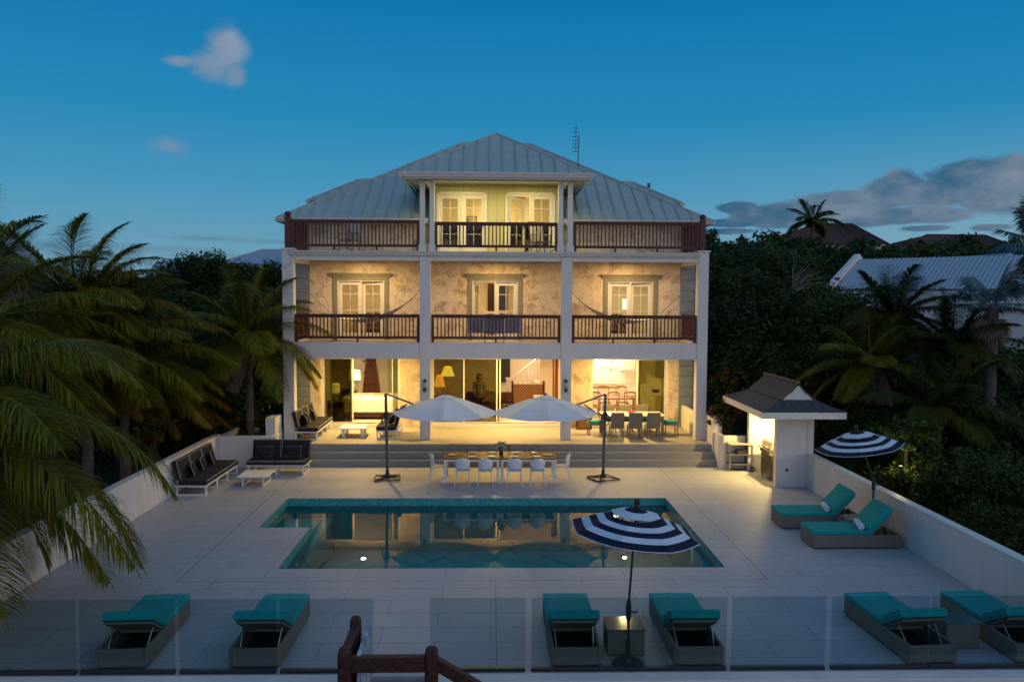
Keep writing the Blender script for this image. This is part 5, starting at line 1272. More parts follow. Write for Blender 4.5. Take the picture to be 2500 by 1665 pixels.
# kitchen / dining room
kw = mat('kitchen_white', (.82, .78, .70), .4)
t = thing('kitchen_units', 'white kitchen cupboards with worktop along the back wall', 'kitchen cabinet', (4.9, 35.6, FZ_))
MB().box(-1.8, 1.6, -.3, .33, .0, .88).build('base_cabinets', kw, t); MB().box(-1.82, 1.62, -.33, .33, .883, .93).build('worktop', mat('worktop', (.55, .48, .40), .3), t)
MB().box(-1.8, -.6, .0, .33, 1.5, 2.6).build('wall_cabinet', kw, t); MB().box(.9, 1.6, 0, .33, 1.5, 2.6).build('wall_cabinet', kw, t)
for k in range(7): MB().box(-1.7+.48*k, -1.5+.48*k, -.325, -.302, .74, .76).build('handle', M_steel, t)
for k in range(6): MB().box(-1.345+.48*k, -1.335+.48*k, -.303, -.3005, .03, .86).build('cabinet_joint', M_grey, t)
MB().box(-1.35, -1.05, -.02, -.002, 1.65, 2.1).build('microwave_door', M_dark, t)
t = thing('kitchen_island', 'brown topped kitchen island behind the dining chairs', 'kitchen island', (4.95, 34.5, FZ_)); MB().box(-.5, .5, -.3, .3, 0, .86).build('island_body', kw, t); MB().box(-.62, .62, -.38, .38, .863, .91).build('island_top', M_cwood, t)
t = thing('kitchen_counter', 'long side counter with bowl seen through the right glass', 'kitchen cabinet', (6.75, 33.2, FZ_)); MB().box(-.25, .3, -1.9, 2.0, 0, .88).build('base_cabinets', kw, t); MB().box(-.3, .3, -1.95, 2.0, .883, .93).build('worktop', kw, t)
MB().box(-.05, .3, -.9, 2.0, 1.5, 2.6).build('wall_cabinets', mat('olive_cabinet', (.30, .30, .16), .5), t)
o = MB().lathe([(.06, 0), (.16, .08), (.18, .11), (.1, .06), (0, .04)], n=14, cap1=False).build('bowl', M_dark); o.location = (6.65, 31.9, FZ_+.933); tag(o, 'dark bowl on the counter behind the right glass door', 'bowl')
t = thing('indoor_table', 'brown wooden dining table indoors behind the wicker set', 'dining table', (4.75, 31.9, FZ_)); MB().box(-1.2, 1.2, -.48, .48, .71, .76).build('table_top', M_cwood, t)
for sx in (-1.08, 1.08):
    for sy in (-.4, .4): MB().box(sx-.04, sx+.04, sy-.04, sy+.04, 0, .707).build('leg', M_cwood, t)
def wchair2():
    t = thing('wooden_chair', 'x', 'chair', (0, 0, 0))
    MB().box(-.23, .23, -.22, .22, .43, .46).build('seat', M_cwood, t)
    for s in (-1, 1): MB().tube([(s*.21, -.21, 0), (s*.21, -.22, .45), (s*.22, -.29, 1.05)], .02, 6).build('leg', M_cwood, t); MB().box(s*.20-.02, s*.20+.02, .17, .21, 0, .43).build('leg', M_cwood, t)
    rings = [[(x, -.29-.012, .99+.05*cos(x*6)*1.0), (x, -.29+.012, .99+.05*cos(x*6)), (x, -.29+.012, 1.06+.05*cos(x*6)), (x, -.29-.012, 1.06+.05*cos(x*6))] for x in (-.22, -.11, 0, .11, .22)]
    MB().loft(rings, True, True, True).build('top_rail', M_cwood, t); MB().box(-.21, .21, -.235, -.215, .52, .57).build('lower_rail', M_cwood, t)
    mb = MB()
    for k in range(7): x = -.15+.05*k; mb.tube([(x, -.225, .56), (x, -.285, 1.03)], .009, 4)
    mb.build('spindles', M_cwood, t); return t
wc = wchair2()
for i, (x, y, a, l) in enumerate([(4.05, 31.2, 0, 'brown spindle back chair, left of three on the near side of the indoor table'), (4.80, 31.2, 0, 'brown spindle back chair, middle of three on the near side of the indoor table'), (5.45, 31.2, 0, 'brown spindle back chair, right of three on the near side of the indoor table'),
        (3.95, 32.6, 180, 'brown spindle back chair, left of three on the far side of the indoor table'), (4.68, 32.6, 180, 'brown spindle back chair, middle of three on the far side of the indoor table'), (5.42, 32.6, 180, 'brown spindle back chair, right of three on the far side of the indoor table')]):
    o = wc if i == 0 else dup(wc); o.location = (x, y, FZ_); o.rotation_euler = (0, 0, R(a)); o['label'] = l; o['group'] = 'spindle back chairs round the indoor table'
t = thing('chandelier', 'bright branched chandelier hanging over the indoor dining table', 'chandelier', (4.85, 32.0, 2.86))
MB().tube([(0, 0, .35), (0, 0, -.25)], .015, 6).lathe([(.02, -.28), (.05, -.24), (.02, -.18)], n=8).build('stem', M_dark, t)
for k in range(6):
    a = k*pi/3; c, s = cos(a), sin(a); MB().tube([(0, 0, -.15), (c*.18, s*.18, -.20), (c*.36, s*.36, -.10), (c*.36, s*.36, -.02)], .010, 5).build('arm', M_dark, t)
    MB().lathe([(.02, 0), (.034, .04), (.02, .10), (.004, .12)], (c*.36, s*.36, -.02), 8).build('candle_bulb', emis('candle_flame', (1, .80, .5), 90), t)
light('bulb_light', 'POINT', (4.85, 32.0, 2.75), 120, (1, .74, .42), t, size=.25)
# upper rooms: something behind the panes
t = thing('landing_balustrade', 'white stair balustrade on the landing behind the middle balcony door', 'balustrade', (.13, 32.3, 3.95))
MB().box(-1.4, 1.4, -.03, .03, .92, 1.02).build('handrail', M_wpaint, t)
mb = MB()
for k in range(20): mb.box(-1.35+.14*k, -1.31+.14*k, -.015, .015, 0, .918)
mb.build('balusters', M_wpaint, t)
t = thing('inner_door', 'dark panelled inner door on the upper landing', 'door', (.0, 33.4, 3.95)); MB().box(-.15, .65, 0, .08, 0, 2.15).build('door_leaf', M_dwood, t); MB().box(.02, .48, -.02, -.001, 1.1, 2.0).build('door_panel', M_dark, t)
for (x, y, z, l) in ((-5.1, 33.2, 3.95, 'dark chest of drawers in the upper left bedroom'), (4.9, 33.1, 3.95, 'dark chest of drawers in the upper right bedroom')):
    nightstand(l, x, y, z, w_=.9, h=.9)
table_lamp('bright shaded lamp in the upper right bedroom', 5.5, 32.6, 3.95+.62, .5, .12, .12, .42, emis('white_lampshade', (1, .86, .66), 3), 2)
nightstand('small cabinet under the lamp in the upper right bedroom', 5.5, 32.6, 3.95)
for (x, l) in ((-1.4, 'bed with white linen in the left part of the top bedroom'), (1.5, 'bed with white linen in the right part of the top bedroom')):
    t = thing('bed', l, 'bed', (x, 31.2, 7.12)); MB().box(-.5, .5, -.9, .9, .08, .3).build('bed_base', M_dwood, t); MB().rbox(-.5, .5, -.9, .9, .303, .6, .08).build('mattress', M_linen, t)
t = thing('picture', 'small framed picture on the wall of the top bedroom', 'picture', (-.8, 32.5, 8.3)); MB().box(-.2, .2, 0, .02, 0, .5).build('frame', M_cwood, t); MB().box(-.16, .16, -.01, -.001, .04, .46).build('print', mat('print', (.5, .45, .35), .8, var=.5), t)

# ================================================================== vegetation
def pt(px, py, Y):
    d = cf+(px-1250)/1944*cr-(py-832.5)/1944*cu; k = Y/d.y; return Vector((d.x*k, Y, CAMZ+d.z*k))
def arr_mesh(name, V, F, m, parent=None, loc=None):
    me = bpy.data.meshes.new(name); nv, nf = len(V), len(F)
    me.vertices.add(nv); me.vertices.foreach_set('co', np.asarray(V, dtype=np.float32).ravel())
    k = F.shape[1]; me.loops.add(nf*k); me.loops.foreach_set('vertex_index', np.asarray(F, dtype=np.int32).ravel())
    me.polygons.add(nf); me.polygons.foreach_set('loop_start', np.arange(nf, dtype=np.int32)*k)
    me.update(calc_edges=True); me.materials.append(m)
    o = bpy.data.objects.new(name, me); COL.objects.link(o)
    if parent is not None: o.parent = parent
    if loc is not None: o.location = loc
    return o
def leaf_cloud(rng, centres, radii, n_per, size, flat=.5):
    """leaf quads scattered in lumpy clusters"""
    C = np.repeat(centres, n_per, axis=0); Rr = np.repeat(radii, n_per)
    d = rng.normal(size=(len(C), 3)); d /= np.linalg.norm(d, axis=1)[:, None]
    r = rng.random(len(C))**.45; P = C+d*(r*Rr)[:, None]*np.array([1, 1, .8])
    nrm = d*.7+rng.normal(size=d.shape)*.6+np.array([0, 0, flat]); nrm /= np.linalg.norm(nrm, axis=1)[:, None]
    a = np.cross(nrm, rng.normal(size=d.shape)); a /= np.linalg.norm(a, axis=1)[:, None]; b = np.cross(nrm, a)
    s = size*(.6+.8*rng.random(len(C)))[:, None]
    V = np.stack([P-a*s, P+b*s*.42-nrm*s*.12, P+a*s, P-b*s*.42-nrm*s*.12], axis=1).reshape(-1, 3)
    return V, np.arange(len(V)).reshape(-1, 4)
def crown_centres(rng, rx, rz, n, lump):
    d = rng.normal(size=(n, 3)); d /= np.linalg.norm(d, axis=1)[:, None]; d[:, 2] = np.where(d[:, 2] < -.35, -d[:, 2], d[:, 2])
    r = (.55+.45*rng.random(n)); c = d*r[:, None]*np.array([rx, rx, rz])
    wob = 1+.28*np.sin(d[:, 0]*5+d[:, 1]*4+rng.random()*6)
    return c*wob[:, None], lump*(.6+.8*rng.random(n))
def tree(seed, rx, rz, h, n, npl, leaf, m, name='broadleaf_tree', limbs=7):
    rng = np.random.default_rng(seed); rd = random.Random(seed)
    t = thing(name, 'x', 'tree', (0, 0, 0)); c, rr = crown_centres(rng, rx, rz, n, rx*.24); c = c+np.array([0, 0, h])
    V, F = leaf_cloud(rng, c, rr, npl, leaf); cr_ = arr_mesh('crown', V, F, m, t)
    mb = MB(); mb.tube([(0, 0, -1.2), (.1, .05, h*.4), (0, 0, h*.75)], .16*rx/2.5, 7, r1=.09*rx/2.5)
    for k in range(limbs):
        q = c[rd.randrange(n)]; mb.tube([(0, 0, h*.45), (q[0]*.45, q[1]*.45, (h*.6+q[2])*.5), tuple(q)], .06*rx/2.5, 5, r1=.015)
    mb.build('trunk', M_bark, t); return t
protos = [tree(11, 2.6, 2.0, 3.2, 110, 75, .13, M_leaf), tree(12, 2.9, 2.3, 3.6, 120, 75, .14, M_leaf), tree(13, 2.3, 1.9, 3.0, 100, 75, .12, M_leaf2), tree(14, 3.2, 2.2, 3.4, 130, 70, .15, M_leaf)]
fprotos = [tree(21, 3.4, 2.5, 3.6, 90, 45, .24, M_leaf), tree(22, 3.0, 2.2, 3.2, 80, 45, .22, M_leaf2)]
PTOP = {id(p): np.percentile([v.co.z for v in p.children[0].data.vertices], 99.0) for p in protos+fprotos}
used = set()
def plant(protos_, i, x, y, z, s, label, group, rz):
    p = protos_[i % len(protos_)]
    if id(p) not in used: used.add(id(p)); o = p
    else: o = dup(p)
    o.location = (x, y, z); o.rotation_euler = (0, 0, rz); o.scale = (s, s, s); o['label'] = label; o['group'] = group; return o
rt = random.Random(42)
def top_for(px, py, Y): return pt(px, py, Y).z
# right thicket: rows going back; (row distance, x range in source pixels, crown top in source pixels)
def row(Y, xs, top, s, protos_, label, group, jit=.5, ty=None):
    for k, px in enumerate(xs):
        yy = Y+rt.uniform(-jit, jit)*2; tp = top(px) if callable(top) else top
        zt = pt(px, tp+rt.uniform(-12, 12), yy).z; x = pt(px, 715, yy).x; sc = s*rt.uniform(.85, 1.15)
        if 27.5 <= yy < 44 and x > 0: x = max(x, 8.4+3.3*sc)
        if 27.5 <= yy < 44 and x < 0: x = min(x, -8.1-3.3*sc)
        if yy < 27.5 and 0 < x < 9.7+3.1*sc: x = 9.7+3.1*sc+rt.random()*.4
        if yy < 27.5 and 0 > x > -9.3-3.1*sc: continue
        pi_ = (k+int(Y)) % len(protos_)
        plant(protos_, pi_, x, yy, zt-PTOP[id(protos_[pi_])]*sc*.97, sc, label, group, rt.uniform(0, 6.28))
row(78, range(1740, 2560, 62), lambda p: 592 if p < 1900 else 600, 1.25, fprotos, 'far green tree on the ridge at the right, just below the clay tiled roofs', 'trees on the ridge at the right')
row(64, range(1730, 2010, 60), lambda p: 603, 1.1, fprotos, 'green tree on the right slope in front of the ridge with the tiled roofs', 'trees on the right slope')
row(55, range(2020, 2560, 70), 622, 1.0, fprotos, 'green tree showing just behind the white metal roof at the right', 'trees behind the white metal roof')
row(49, range(1745, 2040, 62), lambda p: 620+(p-1745)*.13, 1.1, protos, 'dark tree in the upper part of the thicket right of the villa', 'upper trees of the right thicket')
row(42, range(1750, 2010, 62), lambda p: 660+(p-1745)*.2, 1.05, protos, 'dark tree beside the villa level with its balcony, below the upper thicket', 'middle trees of the right thicket')
row(35, range(1760, 2080, 72), 745, 1.0, protos, 'dark tree beside the villa behind the grill hut', 'trees behind the grill hut')
row(37, range(2240, 2560, 80), 830, .9, protos, 'dark tree under the palms below the white metal roof', 'trees below the white metal roof')
row(31, range(1790, 2560, 88), lambda p: 860, .8, protos, 'dark low tree right behind the slate roof of the hut and the palms', 'low trees behind the palms at the right')
row(27.5, range(2080, 2580, 95), lambda p: 950, .7, protos, 'dark low tree to the right of the grill hut beyond the wall', 'low trees right of the hut')
row(24.5, range(2110, 2600, 100), lambda p: 1020, .6, protos, 'dark bushy tree above the striped parasol by the right wall', 'bushy trees above the far parasol')
row(20, range(2250, 2700, 95), lambda p: 1125, .5, protos, 'low dark bush outside the right garden wall beyond the two loungers', 'bushes outside the right wall beyond the loungers')
row(16.5, range(2360, 2800, 120), lambda p: 1260, .42, protos, 'low dark bush outside the nearest stretch of the right garden wall', 'bushes outside the nearest right wall')
row(60, range(150, 700, 62), 680, 1.05, fprotos, 'far green tree on the left horizon under the pale metal roofs', 'far trees at the left')
row(48, range(420, 700, 66), lambda p: 660 if p < 560 else 648, .95, protos, 'dark green tree on the skyline between the palms and the villa', 'skyline trees left of the villa')
row(44, [512], 622, .85, protos, 'tallest dark tree on the skyline left of the villa', 'skyline tree left of the villa')
row(40, range(140, 700, 80), 720, .95, protos, 'dark green tree just below the skyline trees left of the villa', 'second line of trees at the left')
row(34, range(180, 680, 80), 790, .9, protos, 'dark green tree behind the coconut palms left of the villa', 'trees behind the coconut palms')
row(30.5, range(330, 660, 72), 900, .75, protos, 'dark low tree between the palm trunks and the villa', 'low trees among the palm trunks')
row(29.5, [585], 945, .5, protos, 'leafy bush behind the middle of the left planter', 'bush behind the left planter')
row(29.0, [650], 950, .45, protos, 'leafy bush behind the left planter, next to the villa column', 'bush beside the left column')
row(24.5, range(-60, 260, 80), 905, .7, protos, 'dark bushy tree under the leftmost palms beyond the garden wall', 'bushy trees under the leftmost palms')
row(27, range(60, 520, 90), 1010, .5, protos, 'dark undergrowth bush beyond the left garden wall', 'undergrowth beyond the left wall')
# ---- coconut palms
def frond(mbv, base, az, elv, L, droop, wind, ll, rng, nl=84, side_droop=.9, wl=.022):
    V, F, RV = mbv; d = np.array([cos(az)*cos(elv), sin(az)*cos(elv), sin(elv)]); p = np.array(base, float); ds = L/nl; pts = []; ds_ = []
    for i in range(nl+1):
        pts.append(p.copy()); ds_.append(d.copy()); p = p+d*ds; t = i/nl
        d = d+np.array([wind[0], wind[1], 0])*ds*(.3+t)-np.array([0, 0, droop])*ds*(.35+t*1.1); d /= np.linalg.norm(d)
    RV.append([tuple(q) for q in pts[::3]])
    for i in range(4, nl+1):
        t = i/nl; lf = ll*(sin(pi*min(1, .12+t*.93))**.6)*(.55 if t > .97 else 1)*rng.uniform(.85, 1.1)
        if lf < .05: continue
        d = ds_[i]; up = np.array([0, 0, 1.]); s = np.cross(d, up); n_ = np.linalg.norm(s); s = s/n_ if n_ > .05 else np.array([sin(az), -cos(az), 0]); nn = np.cross(s, d)
        for sg in (-1, 1):
            for rep in range(2):
                o = pts[i]+d*ds*(rep*.5); a = s*sg*.85+d*(.45+.5*t)+nn*.12+rng.normal(size=3)*.09+np.array([wind[0], wind[1], 0])*.5; a /= np.linalg.norm(a)
                q = o.copy(); w0 = np.cross(a, np.array([0, 0, 1.])+d*.3); w0 /= (np.linalg.norm(w0)+1e-6); prev = None; wdt = [.40*wl, .66*wl, .50*wl, .08*wl]
                for k in range(4):
                    k0 = len(V); V.append(q-w0*wdt[k]); V.append(q+w0*wdt[k])
                    if k: F.append((k0-2, k0-1, k0+1, k0))
                    q = q+a*lf/3; a = a-np.array([0, 0, side_droop*(.5+.5*k)])*1.0*lf*.9; a /= np.linalg.norm(a)
def palm(name, label, x, y, zc, zb, nf, L, ll, wind, seed, m=M_frond, droop=.38, wl=.02, hang=4, mh=None, trunk_r=.15, lean=(0, 0), group=None, elr=(-.5, 1.45), azs=None, loc=True):
    rng = np.random.default_rng(seed); t = thing(name, label, 'palm tree', (x, y, zb), group=group); h = zc-zb
    def emit(nm, lst, mt):
        V, F, RV = [], [], []
        for (az_, e_, l_, dr) in lst:
            st = (cos(az_)*.12+lean[0], sin(az_)*.12+lean[1], h+.05); frond((V, F, RV), st, az_, e_, l_, dr, wind, ll, rng, wl=wl)
        o = arr_mesh(nm, np.array(V), np.array(F), mt, t); mb = MB()
        for r_ in RV: mb.tube(r_, .026, 5, r1=.006)
        mb.build('leaf_stems', mt, o); return o
    lst = []
    for i in range(nf):
        f = (i+.5)/nf; az_ = (i*2.399+seed) if azs is None else azs[0]+(azs[1]-azs[0])*((i*.618+.1*seed) % 1)
        e_ = elr[1]-(elr[1]-elr[0])*f**.9+rng.uniform(-.1, .1); lst.append((az_, e_, L*rng.uniform(.85, 1.08)*(1 if e_ < 1.2 else .85), droop*rng.uniform(.8, 1.25)))
    emit('crown', lst, m)
    if hang: emit('hanging_fronds', [(rng.uniform(0, 6.28), rng.uniform(-1.1, -.6), L*.7*rng.uniform(.8, 1), droop*1.5) for _ in range(hang)], mh or M_frondg)
    mb = MB(); n = 16; pts = []
    for k in range(n+1): u = k/n; pts.append((lean[0]*u**1.6, lean[1]*u**1.6, h*u))
    mb.tube(pts, trunk_r*1.15, 10, r1=trunk_r*.75)
    for k in range(1, int(h/.16)): u = k*.16/h; mb.tube([(lean[0]*u**1.6, lean[1]*u**1.6, h*u), (lean[0]*u**1.6, lean[1]*u**1.6, h*u+.03)], trunk_r*(1.18-.36*u), 10)
    mb.build('trunk', M_trunk, t); return t
WI = (.22, -.02)
def palm_at(label, px, py, Y, nf, L, seed, zb=-2.0, **k):
    p = pt(px, py, Y); g = k.pop('group', None); name = k.pop('name', 'coconut_palm'); ll = k.pop('ll', L*.24); wind = k.pop('wind', WI)
    return palm(name, label, p.x, Y, p.z, zb, nf, L, ll, wind, seed, group=g, **k)
palm_at('large coconut palm reaching in from the left picture edge beside the deck', -175, 1075, 13.0, 27, 4.4, 3, ll=1.15, wl=.018, droop=.55, wind=(.20, -.04), hang=5)
palm_at('coconut palm with long arching fronds at the far left above the garden wall', -80, 800, 19.0, 28, 4.2, 5, ll=1.05, wl=.020, droop=.34, hang=3)
palm_at('tall wind swept coconut palm with an upright spear of fronds at the left', 205, 745, 23.0, 27, 3.2, 8, m=M_frondy, ll=.9, wl=.020, droop=.42, wind=(.38, 0), hang=3)
palm_at('coconut palm with golden green fronds in the middle of the left group', 300, 870, 23.5, 26, 3.2, 9, m=M_frondy, ll=.95, wl=.020, droop=.5, wind=(.36, 0), hang=5)
palm_at('short coconut palm with brown hanging fronds nearest the left planter', 372, 950, 26.0, 26, 2.7, 12, ll=.9, wl=.024, droop=.55, wind=(.35, 0), hang=8, m=M_frondg)
palm_at('coconut palm beside the left corner of the villa with a frond across the balcony', 608, 825, 26.9, 22, 3.1, 14, zb=-.5, ll=.9, wl=.022, droop=.50, wind=(.12, 0), hang=4, mh=M_frondd, trunk_r=.13)
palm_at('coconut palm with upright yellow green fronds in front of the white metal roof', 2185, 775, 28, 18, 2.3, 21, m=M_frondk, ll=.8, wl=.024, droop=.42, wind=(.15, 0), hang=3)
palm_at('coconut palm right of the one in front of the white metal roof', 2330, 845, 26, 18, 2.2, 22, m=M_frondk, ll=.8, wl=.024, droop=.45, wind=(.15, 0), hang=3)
palm_at('small coconut palm with grey drooping fronds left of the white roofed house', 2125, 890, 26.5, 16, 2.4, 23, ll=.7, wl=.022, droop=.55, wind=(-.1, 0), hang=6, mh=M_frondd)
palm_at('broad coconut palm with dark fronds right of the grill hut', 2290, 1000, 22.5, 16, 2.2, 24, m=M_frondk, ll=.75, wl=.022, droop=.5, wind=(.05, 0), hang=3)
p = pt(1985, 540, 74); palm('coconut_palm', 'lone tall palm standing above the tiled roof on the horizon', p.x, 74, p.z, p.z-5, 13, 3.0, .8, (.1, 0), 31, droop=.42, wl=.05, hang=0, trunk_r=.2, m=M_frond, elr=(-.3, 1.3))
# ---- fan palms
def fanpalm(label, px, py, Y, nf, r, seed, dead=6):
    rng = random.Random(seed); c = pt(px, py, Y); t = thing('fan_palm', label, 'palm tree', (c.x, Y, -1.5)); h = c.z+1.5
    def fans(nm, lst, m):
        mb = MB()
        for az_, e_, pl_, rr in lst:
            d = Vector((cos(az_)*cos(e_), sin(az_)*cos(e_), sin(e_))); o = Vector((0, 0, h))+d*pl_; s = d.cross(Vector((0, 0, 1))).normalized(); n = s.cross(d)
            mb.tube([(0, 0, h-.1), tuple(Vector((0, 0, h))+d*pl_*.5+Vector((0, 0, .05))), tuple(o)], .02, 4)
            for k in range(30):
                a = -2.2+4.4*k/29+rng.uniform(-.03, .03); v = d*cos(a)+s*sin(a); lf = rr*(1-.18*abs(a)/2.2)*rng.uniform(.88, 1.05); w_ = (-d*sin(a)+s*cos(a))*rr*.045
                mid = o+v*lf*.6+n*.05*rr; tip = o+v*lf-Vector((0, 0, .16*lf))-n*.05; mb.poly([o, mid-w_, tip, mid+w_])
        return mb.build(nm, m, t)
    fans('crown', [(rng.uniform(0, 6.28), rng.uniform(-.35, 1.35), rng.uniform(.7, 1.1)*r, r*rng.uniform(.75, 1.0)) for _ in range(nf)], M_fan)
    if dead: fans('hanging_fans', [(rng.uniform(0, 6.28), rng.uniform(-1.4, -.9), rng.uniform(.7, 1.0)*r, r*.8) for _ in range(dead)], M_frondd)
    MB().tube([(0, 0, 0), (0, 0, h*.5), (0, 0, h)], .2, 10, r1=.16).build('trunk', M_trunk, t)
fanpalm('blue grey fan palm in front of the gable end at the right', 2425, 745, 25, 20, .85, 4)
fanpalm('tall spiky fan palm at the right picture edge', 2545, 590, 22, 26, .85, 6, 5)
# ---- flowering bushes
def bougain(label, x, y, z, rx, h, seed, n=60, name='bougainvillea'):
    rng = np.random.default_rng(seed); t = thing(name, label, 'bush', (x, y, z))
    c, rr = crown_centres(rng, rx, h*.5, n, rx*.3); c = c+np.array([0, 0, h*.5]); V, F = leaf_cloud(rng, c, rr, 55, .05); arr_mesh('foliage', V, F, M_leaf, t)
    k = rng.choice(n, n//3, replace=False); V, F = leaf_cloud(rng, c[k]*np.array([1.06, 1.06, 1.03]), rr[k]*.8, 22, .038); arr_mesh('flowers', V, F, M_petalp, t)
    mb = MB()
    for i in range(6): q = c[i]; mb.tube([(0, 0, 0), tuple(q*.6), tuple(q)], .02, 5, r1=.006)
    mb.build('stems', M_bark, t)
bougain('pink flowering bush in the white planter beside the steps', 7.92, 26.3, .95, .55, 1.25, 3)
bougain('tall red flowering climber beside the right corner column', 9.2, 30.2, -.5, .55, 3.6, 5, 80)
bougain('small green plant in the left white planter', -7.5, 26.6, .86, .28, .4, 9, 20, 'planter_plant')
bougain('low green plant at the left end of the white planter', -8.3, 26.8, .86, .2, .25, 10, 14, 'planter_plant')
# lit shrub and garden lamp outside the right wall
rng = np.random.default_rng(77); t = thing('garden_shrub', 'lit yellow green shrub beyond the right wall by the striped parasol', 'bush', (11.2, 21.0, .2))
c, rr = crown_centres(rng, .95, .45, 26, .28); V, F = leaf_cloud(rng, c+np.array([0, 0, 1.55]), rr, 30, .09); arr_mesh('foliage', V, F, M_leaf2, t); MB().tube([(0, 0, -2), (0, 0, 1.5)], .05, 6).build('trunk', M_bark, t)
t = thing('garden_lamp', 'small garden spike lamp hidden in the shrubs right of the deck', 'garden lamp', (10.75, 20.4, -.6)); MB().tube([(0, 0, -1.4), (0, 0, 1.7)], .02, 6).build('spike', M_dark, t)
MB().lathe([(.05, 1.70), (.06, 1.76), (.05, 1.80)], n=10).build('lamp_head', M_dark, t); light('bulb_light', 'POINT', (10.75, 20.4, 1.28), 22, (1, .85, .35), t, size=.05)
# bare twigs
t = thing('bare_shrub', 'leafless pale twigs sticking out of the thicket right of the villa', 'bush', tuple(pt(1935, 700, 36))); rd = random.Random(9); mb = MB()
for k in range(26):
    a = rd.uniform(-.2, 1.6); b = rd.uniform(-1, 1); L_ = rd.uniform(.8, 1.9); d = Vector((sin(a)*.9, b*.5, cos(a))); mb.tube([(0, 0, -.3), tuple(d*L_*.5), tuple(d*L_+Vector((.15, 0, -.05)))], .014, 4, r1=.005)
mb.build('twigs', mat('dry_twig', (.20, .18, .15), .8), t)

# ================================================================== neighbouring houses
def corr(name, lst, parent, per=.22, m=None, amp=.02):
    """corrugated/seamed planes: (p0,p1 eave, q1,q0 ridge)"""
    mb = MB()
    for p0, p1, q1, q0 in lst:
        p0, p1, q1, q0 = map(Vector, (p0, p1, q1, q0)); n = max(2, int((p1-p0).length/per)*2); nrm = (p1-p0).cross(q0-p0).normalized()
        if nrm.z < 0: nrm = -nrm
        A = [p0.lerp(p1, i/n)+nrm*amp*(1 if i % 2 else -1) for i in range(n+1)]; B = [q0.lerp(q1, i/n)+nrm*amp*(1 if i % 2 else -1) for i in range(n+1)]
        mb.loft([A, B], False)
    o = mb.build(name, m or M_corr, parent, world=True); s_ = o.modifiers.new('thick', 'SOLIDIFY'); s_.thickness = .05; return o
# white metal roofed house at the right, turned 45 degrees
t = thing('neighbour_house', 'pale house with corrugated white metal roof among the palms at the right', 'house', (18.2, 42, 3)); u = Vector((.707, -.707, 0)); v = Vector((.707, .707, 0)); E = Vector((18.2, 42, 0)); L_ = 13.0; ez, rz2, hw = 6.05, 7.75, 3.6
def q(a, b, z): p = E+u*a+v*b; return (p.x, p.y, z)
corr('roof', [(q(0, 0, ez), q(L_, 0, ez), q(L_, hw, rz2), q(0, hw, rz2)), (q(L_, 2*hw, ez), q(0, 2*hw, ez), q(0, hw, rz2), q(L_, hw, rz2))], t)
mb = MB(); mb.loft([[q(a, .12, -1), q(a, .12, ez-.1), q(a, hw, rz2-.12), q(a, 2*hw-.12, ez-.1), q(a, 2*hw-.12, -1)] for a in (.1, L_-.1)], True, True, True); mb.build('wall', M_white, t, world=True)
mb = MB(); mb.loft([[q(a, -.25, ez+.0), q(a, -.25, ez+.22), q(a, hw, rz2+.30), q(a, 2*hw+.2, ez+.22), q(a, 2*hw+.2, ez-.3), q(a, hw, rz2-.3), q(a, -.25, ez-.5), q(a, -.1, 3.5), q(a, .15, 3.5), q(a, .15, ez-.2)] for a in (-.30, -.02)], True, True, True)
mb.build('parapet', M_white, t, world=True)
t = thing('neighbour_house', 'white gable end of a second metal roofed house at the right picture edge', 'house', (27, 40, 3))
a0 = pt(2400, 760, 40); mb = MB(); g0 = pt(2385, 705, 40); g1 = pt(2468, 618, 40); g2 = pt(2580, 700, 40)
mb.prism([(g0.x, 1), (g0.x, g0.z), (g1.x, g1.z), (g2.x, g2.z), (g2.x, 1)], 1, 40, 40.3); mb.build('wall', M_white, t, world=True)
corr('roof', [((g1.x, 40.2, g1.z+.02), (g1.x, 50, g1.z+.02), (g0.x-.3, 50, g0.z-.2), (g0.x-.3, 40.2, g0.z-.2)), ((g1.x, 50, g1.z+.02), (g1.x, 40.2, g1.z+.02), (g2.x, 40.2, g2.z), (g2.x, 50, g2.z))], t)
mb = MB(); mb.box(g0.x, g2.x, 40.31, 49.8, 0, g0.z-.3); mb.build('side_walls', M_white, t, world=True)
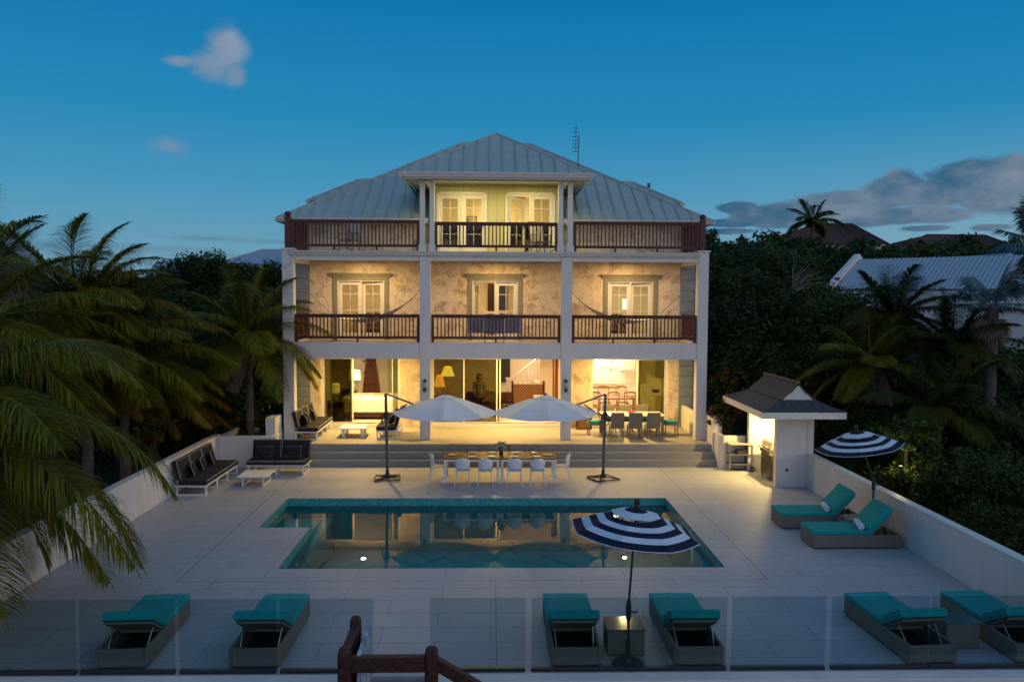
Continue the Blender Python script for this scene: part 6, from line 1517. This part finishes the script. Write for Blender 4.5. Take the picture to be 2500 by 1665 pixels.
def hiphouse(label, px0, px1, py_e, rx0, rx1, py_r, Y, D, mr, mw, n, per=.35):
    a, b = pt(px0, py_e, Y), pt(px1, py_e, Y); r0, r1 = pt(rx0, py_r, Y+D/2), pt(rx1, py_r, Y+D/2); t = thing('neighbour_house', label, 'house', ((a.x+b.x)/2, Y+D/2, a.z-5)); ze = a.z; z_r = r0.z
    A, B, C_, D_ = (a.x, Y, ze), (b.x, Y, ze), (b.x, Y+D, ze), (a.x, Y+D, ze); P, Q = (r0.x, Y+D/2, z_r), (r1.x, Y+D/2, z_r)
    corr('roof', [(A, B, Q, P), (D_, A, P, P), (B, C_, Q, Q), (C_, D_, P, Q)], t, per, mr, .04)
    mb = MB(); 
    for s, e in ((A, P), (B, Q), (P, Q)): mb.tube([s, e], .16, 6)
    mb.build('ridge_tiles', mr, t, world=True)
    mb = MB(); mb.box(a.x+.5, b.x-.5, Y+.5, Y+D-.5, ze-6, ze-.05); mb.build('wall', mw, t, world=True); return t
hiphouse('house with dark clay tiled hip roof and a palm in front on the right horizon', 1872, 2168, 594, 1990, 2080, 548, 86, 11, M_tile, M_white, 0)
hiphouse('lower house with long clay tiled roof on the horizon at the far right', 2205, 2475, 600, 2262, 2405, 575, 88, 10, M_tile, M_white, 0)
hiphouse('far house with pale blue grey metal roof on the left horizon', 355, 480, 676, 385, 455, 641, 92, 10, M_corr, mat('cream_wall2', (.5, .42, .22), .8), 0, 1.2)
hiphouse('far house with pale ribbed metal hip roof beside the villa at the left', 535, 800, 643, 640, 760, 612, 80, 14, M_corr, M_white, 0, .8)
# big roof at the left edge
t = thing('neighbour_house', 'house with a steep pale metal roof behind the palms at the left picture edge', 'house', (-20, 34, 0)); a, b = pt(-30, 560, 31), pt(175, 712, 31)
RXL = -19.9; zr = a.z+(a.x-RXL)*(a.z-b.z)/(b.x-a.x); corr('roof', [((b.x, 31, b.z), (b.x, 32.4, b.z), (RXL, 32.4, zr), (RXL, 31, zr))], t, .4, None, .03)
corr('roof', [((2*RXL-b.x, 32.4, b.z), (2*RXL-b.x, 31, b.z), (RXL, 31, zr), (RXL, 32.4, zr))], t, .4, None, .03)
mb = MB(); mb.prism([(2*RXL-b.x+.5, -2), (2*RXL-b.x+.5, b.z-.2), (RXL, zr-.2), (b.x-.5, b.z-.25), (b.x-.5, -2)], 1, 31.3, 32.2); mb.build('wall', mat('dim_rubble_wall', (.10, .09, .08), .9, var=.4, vscale=2), t, world=True)
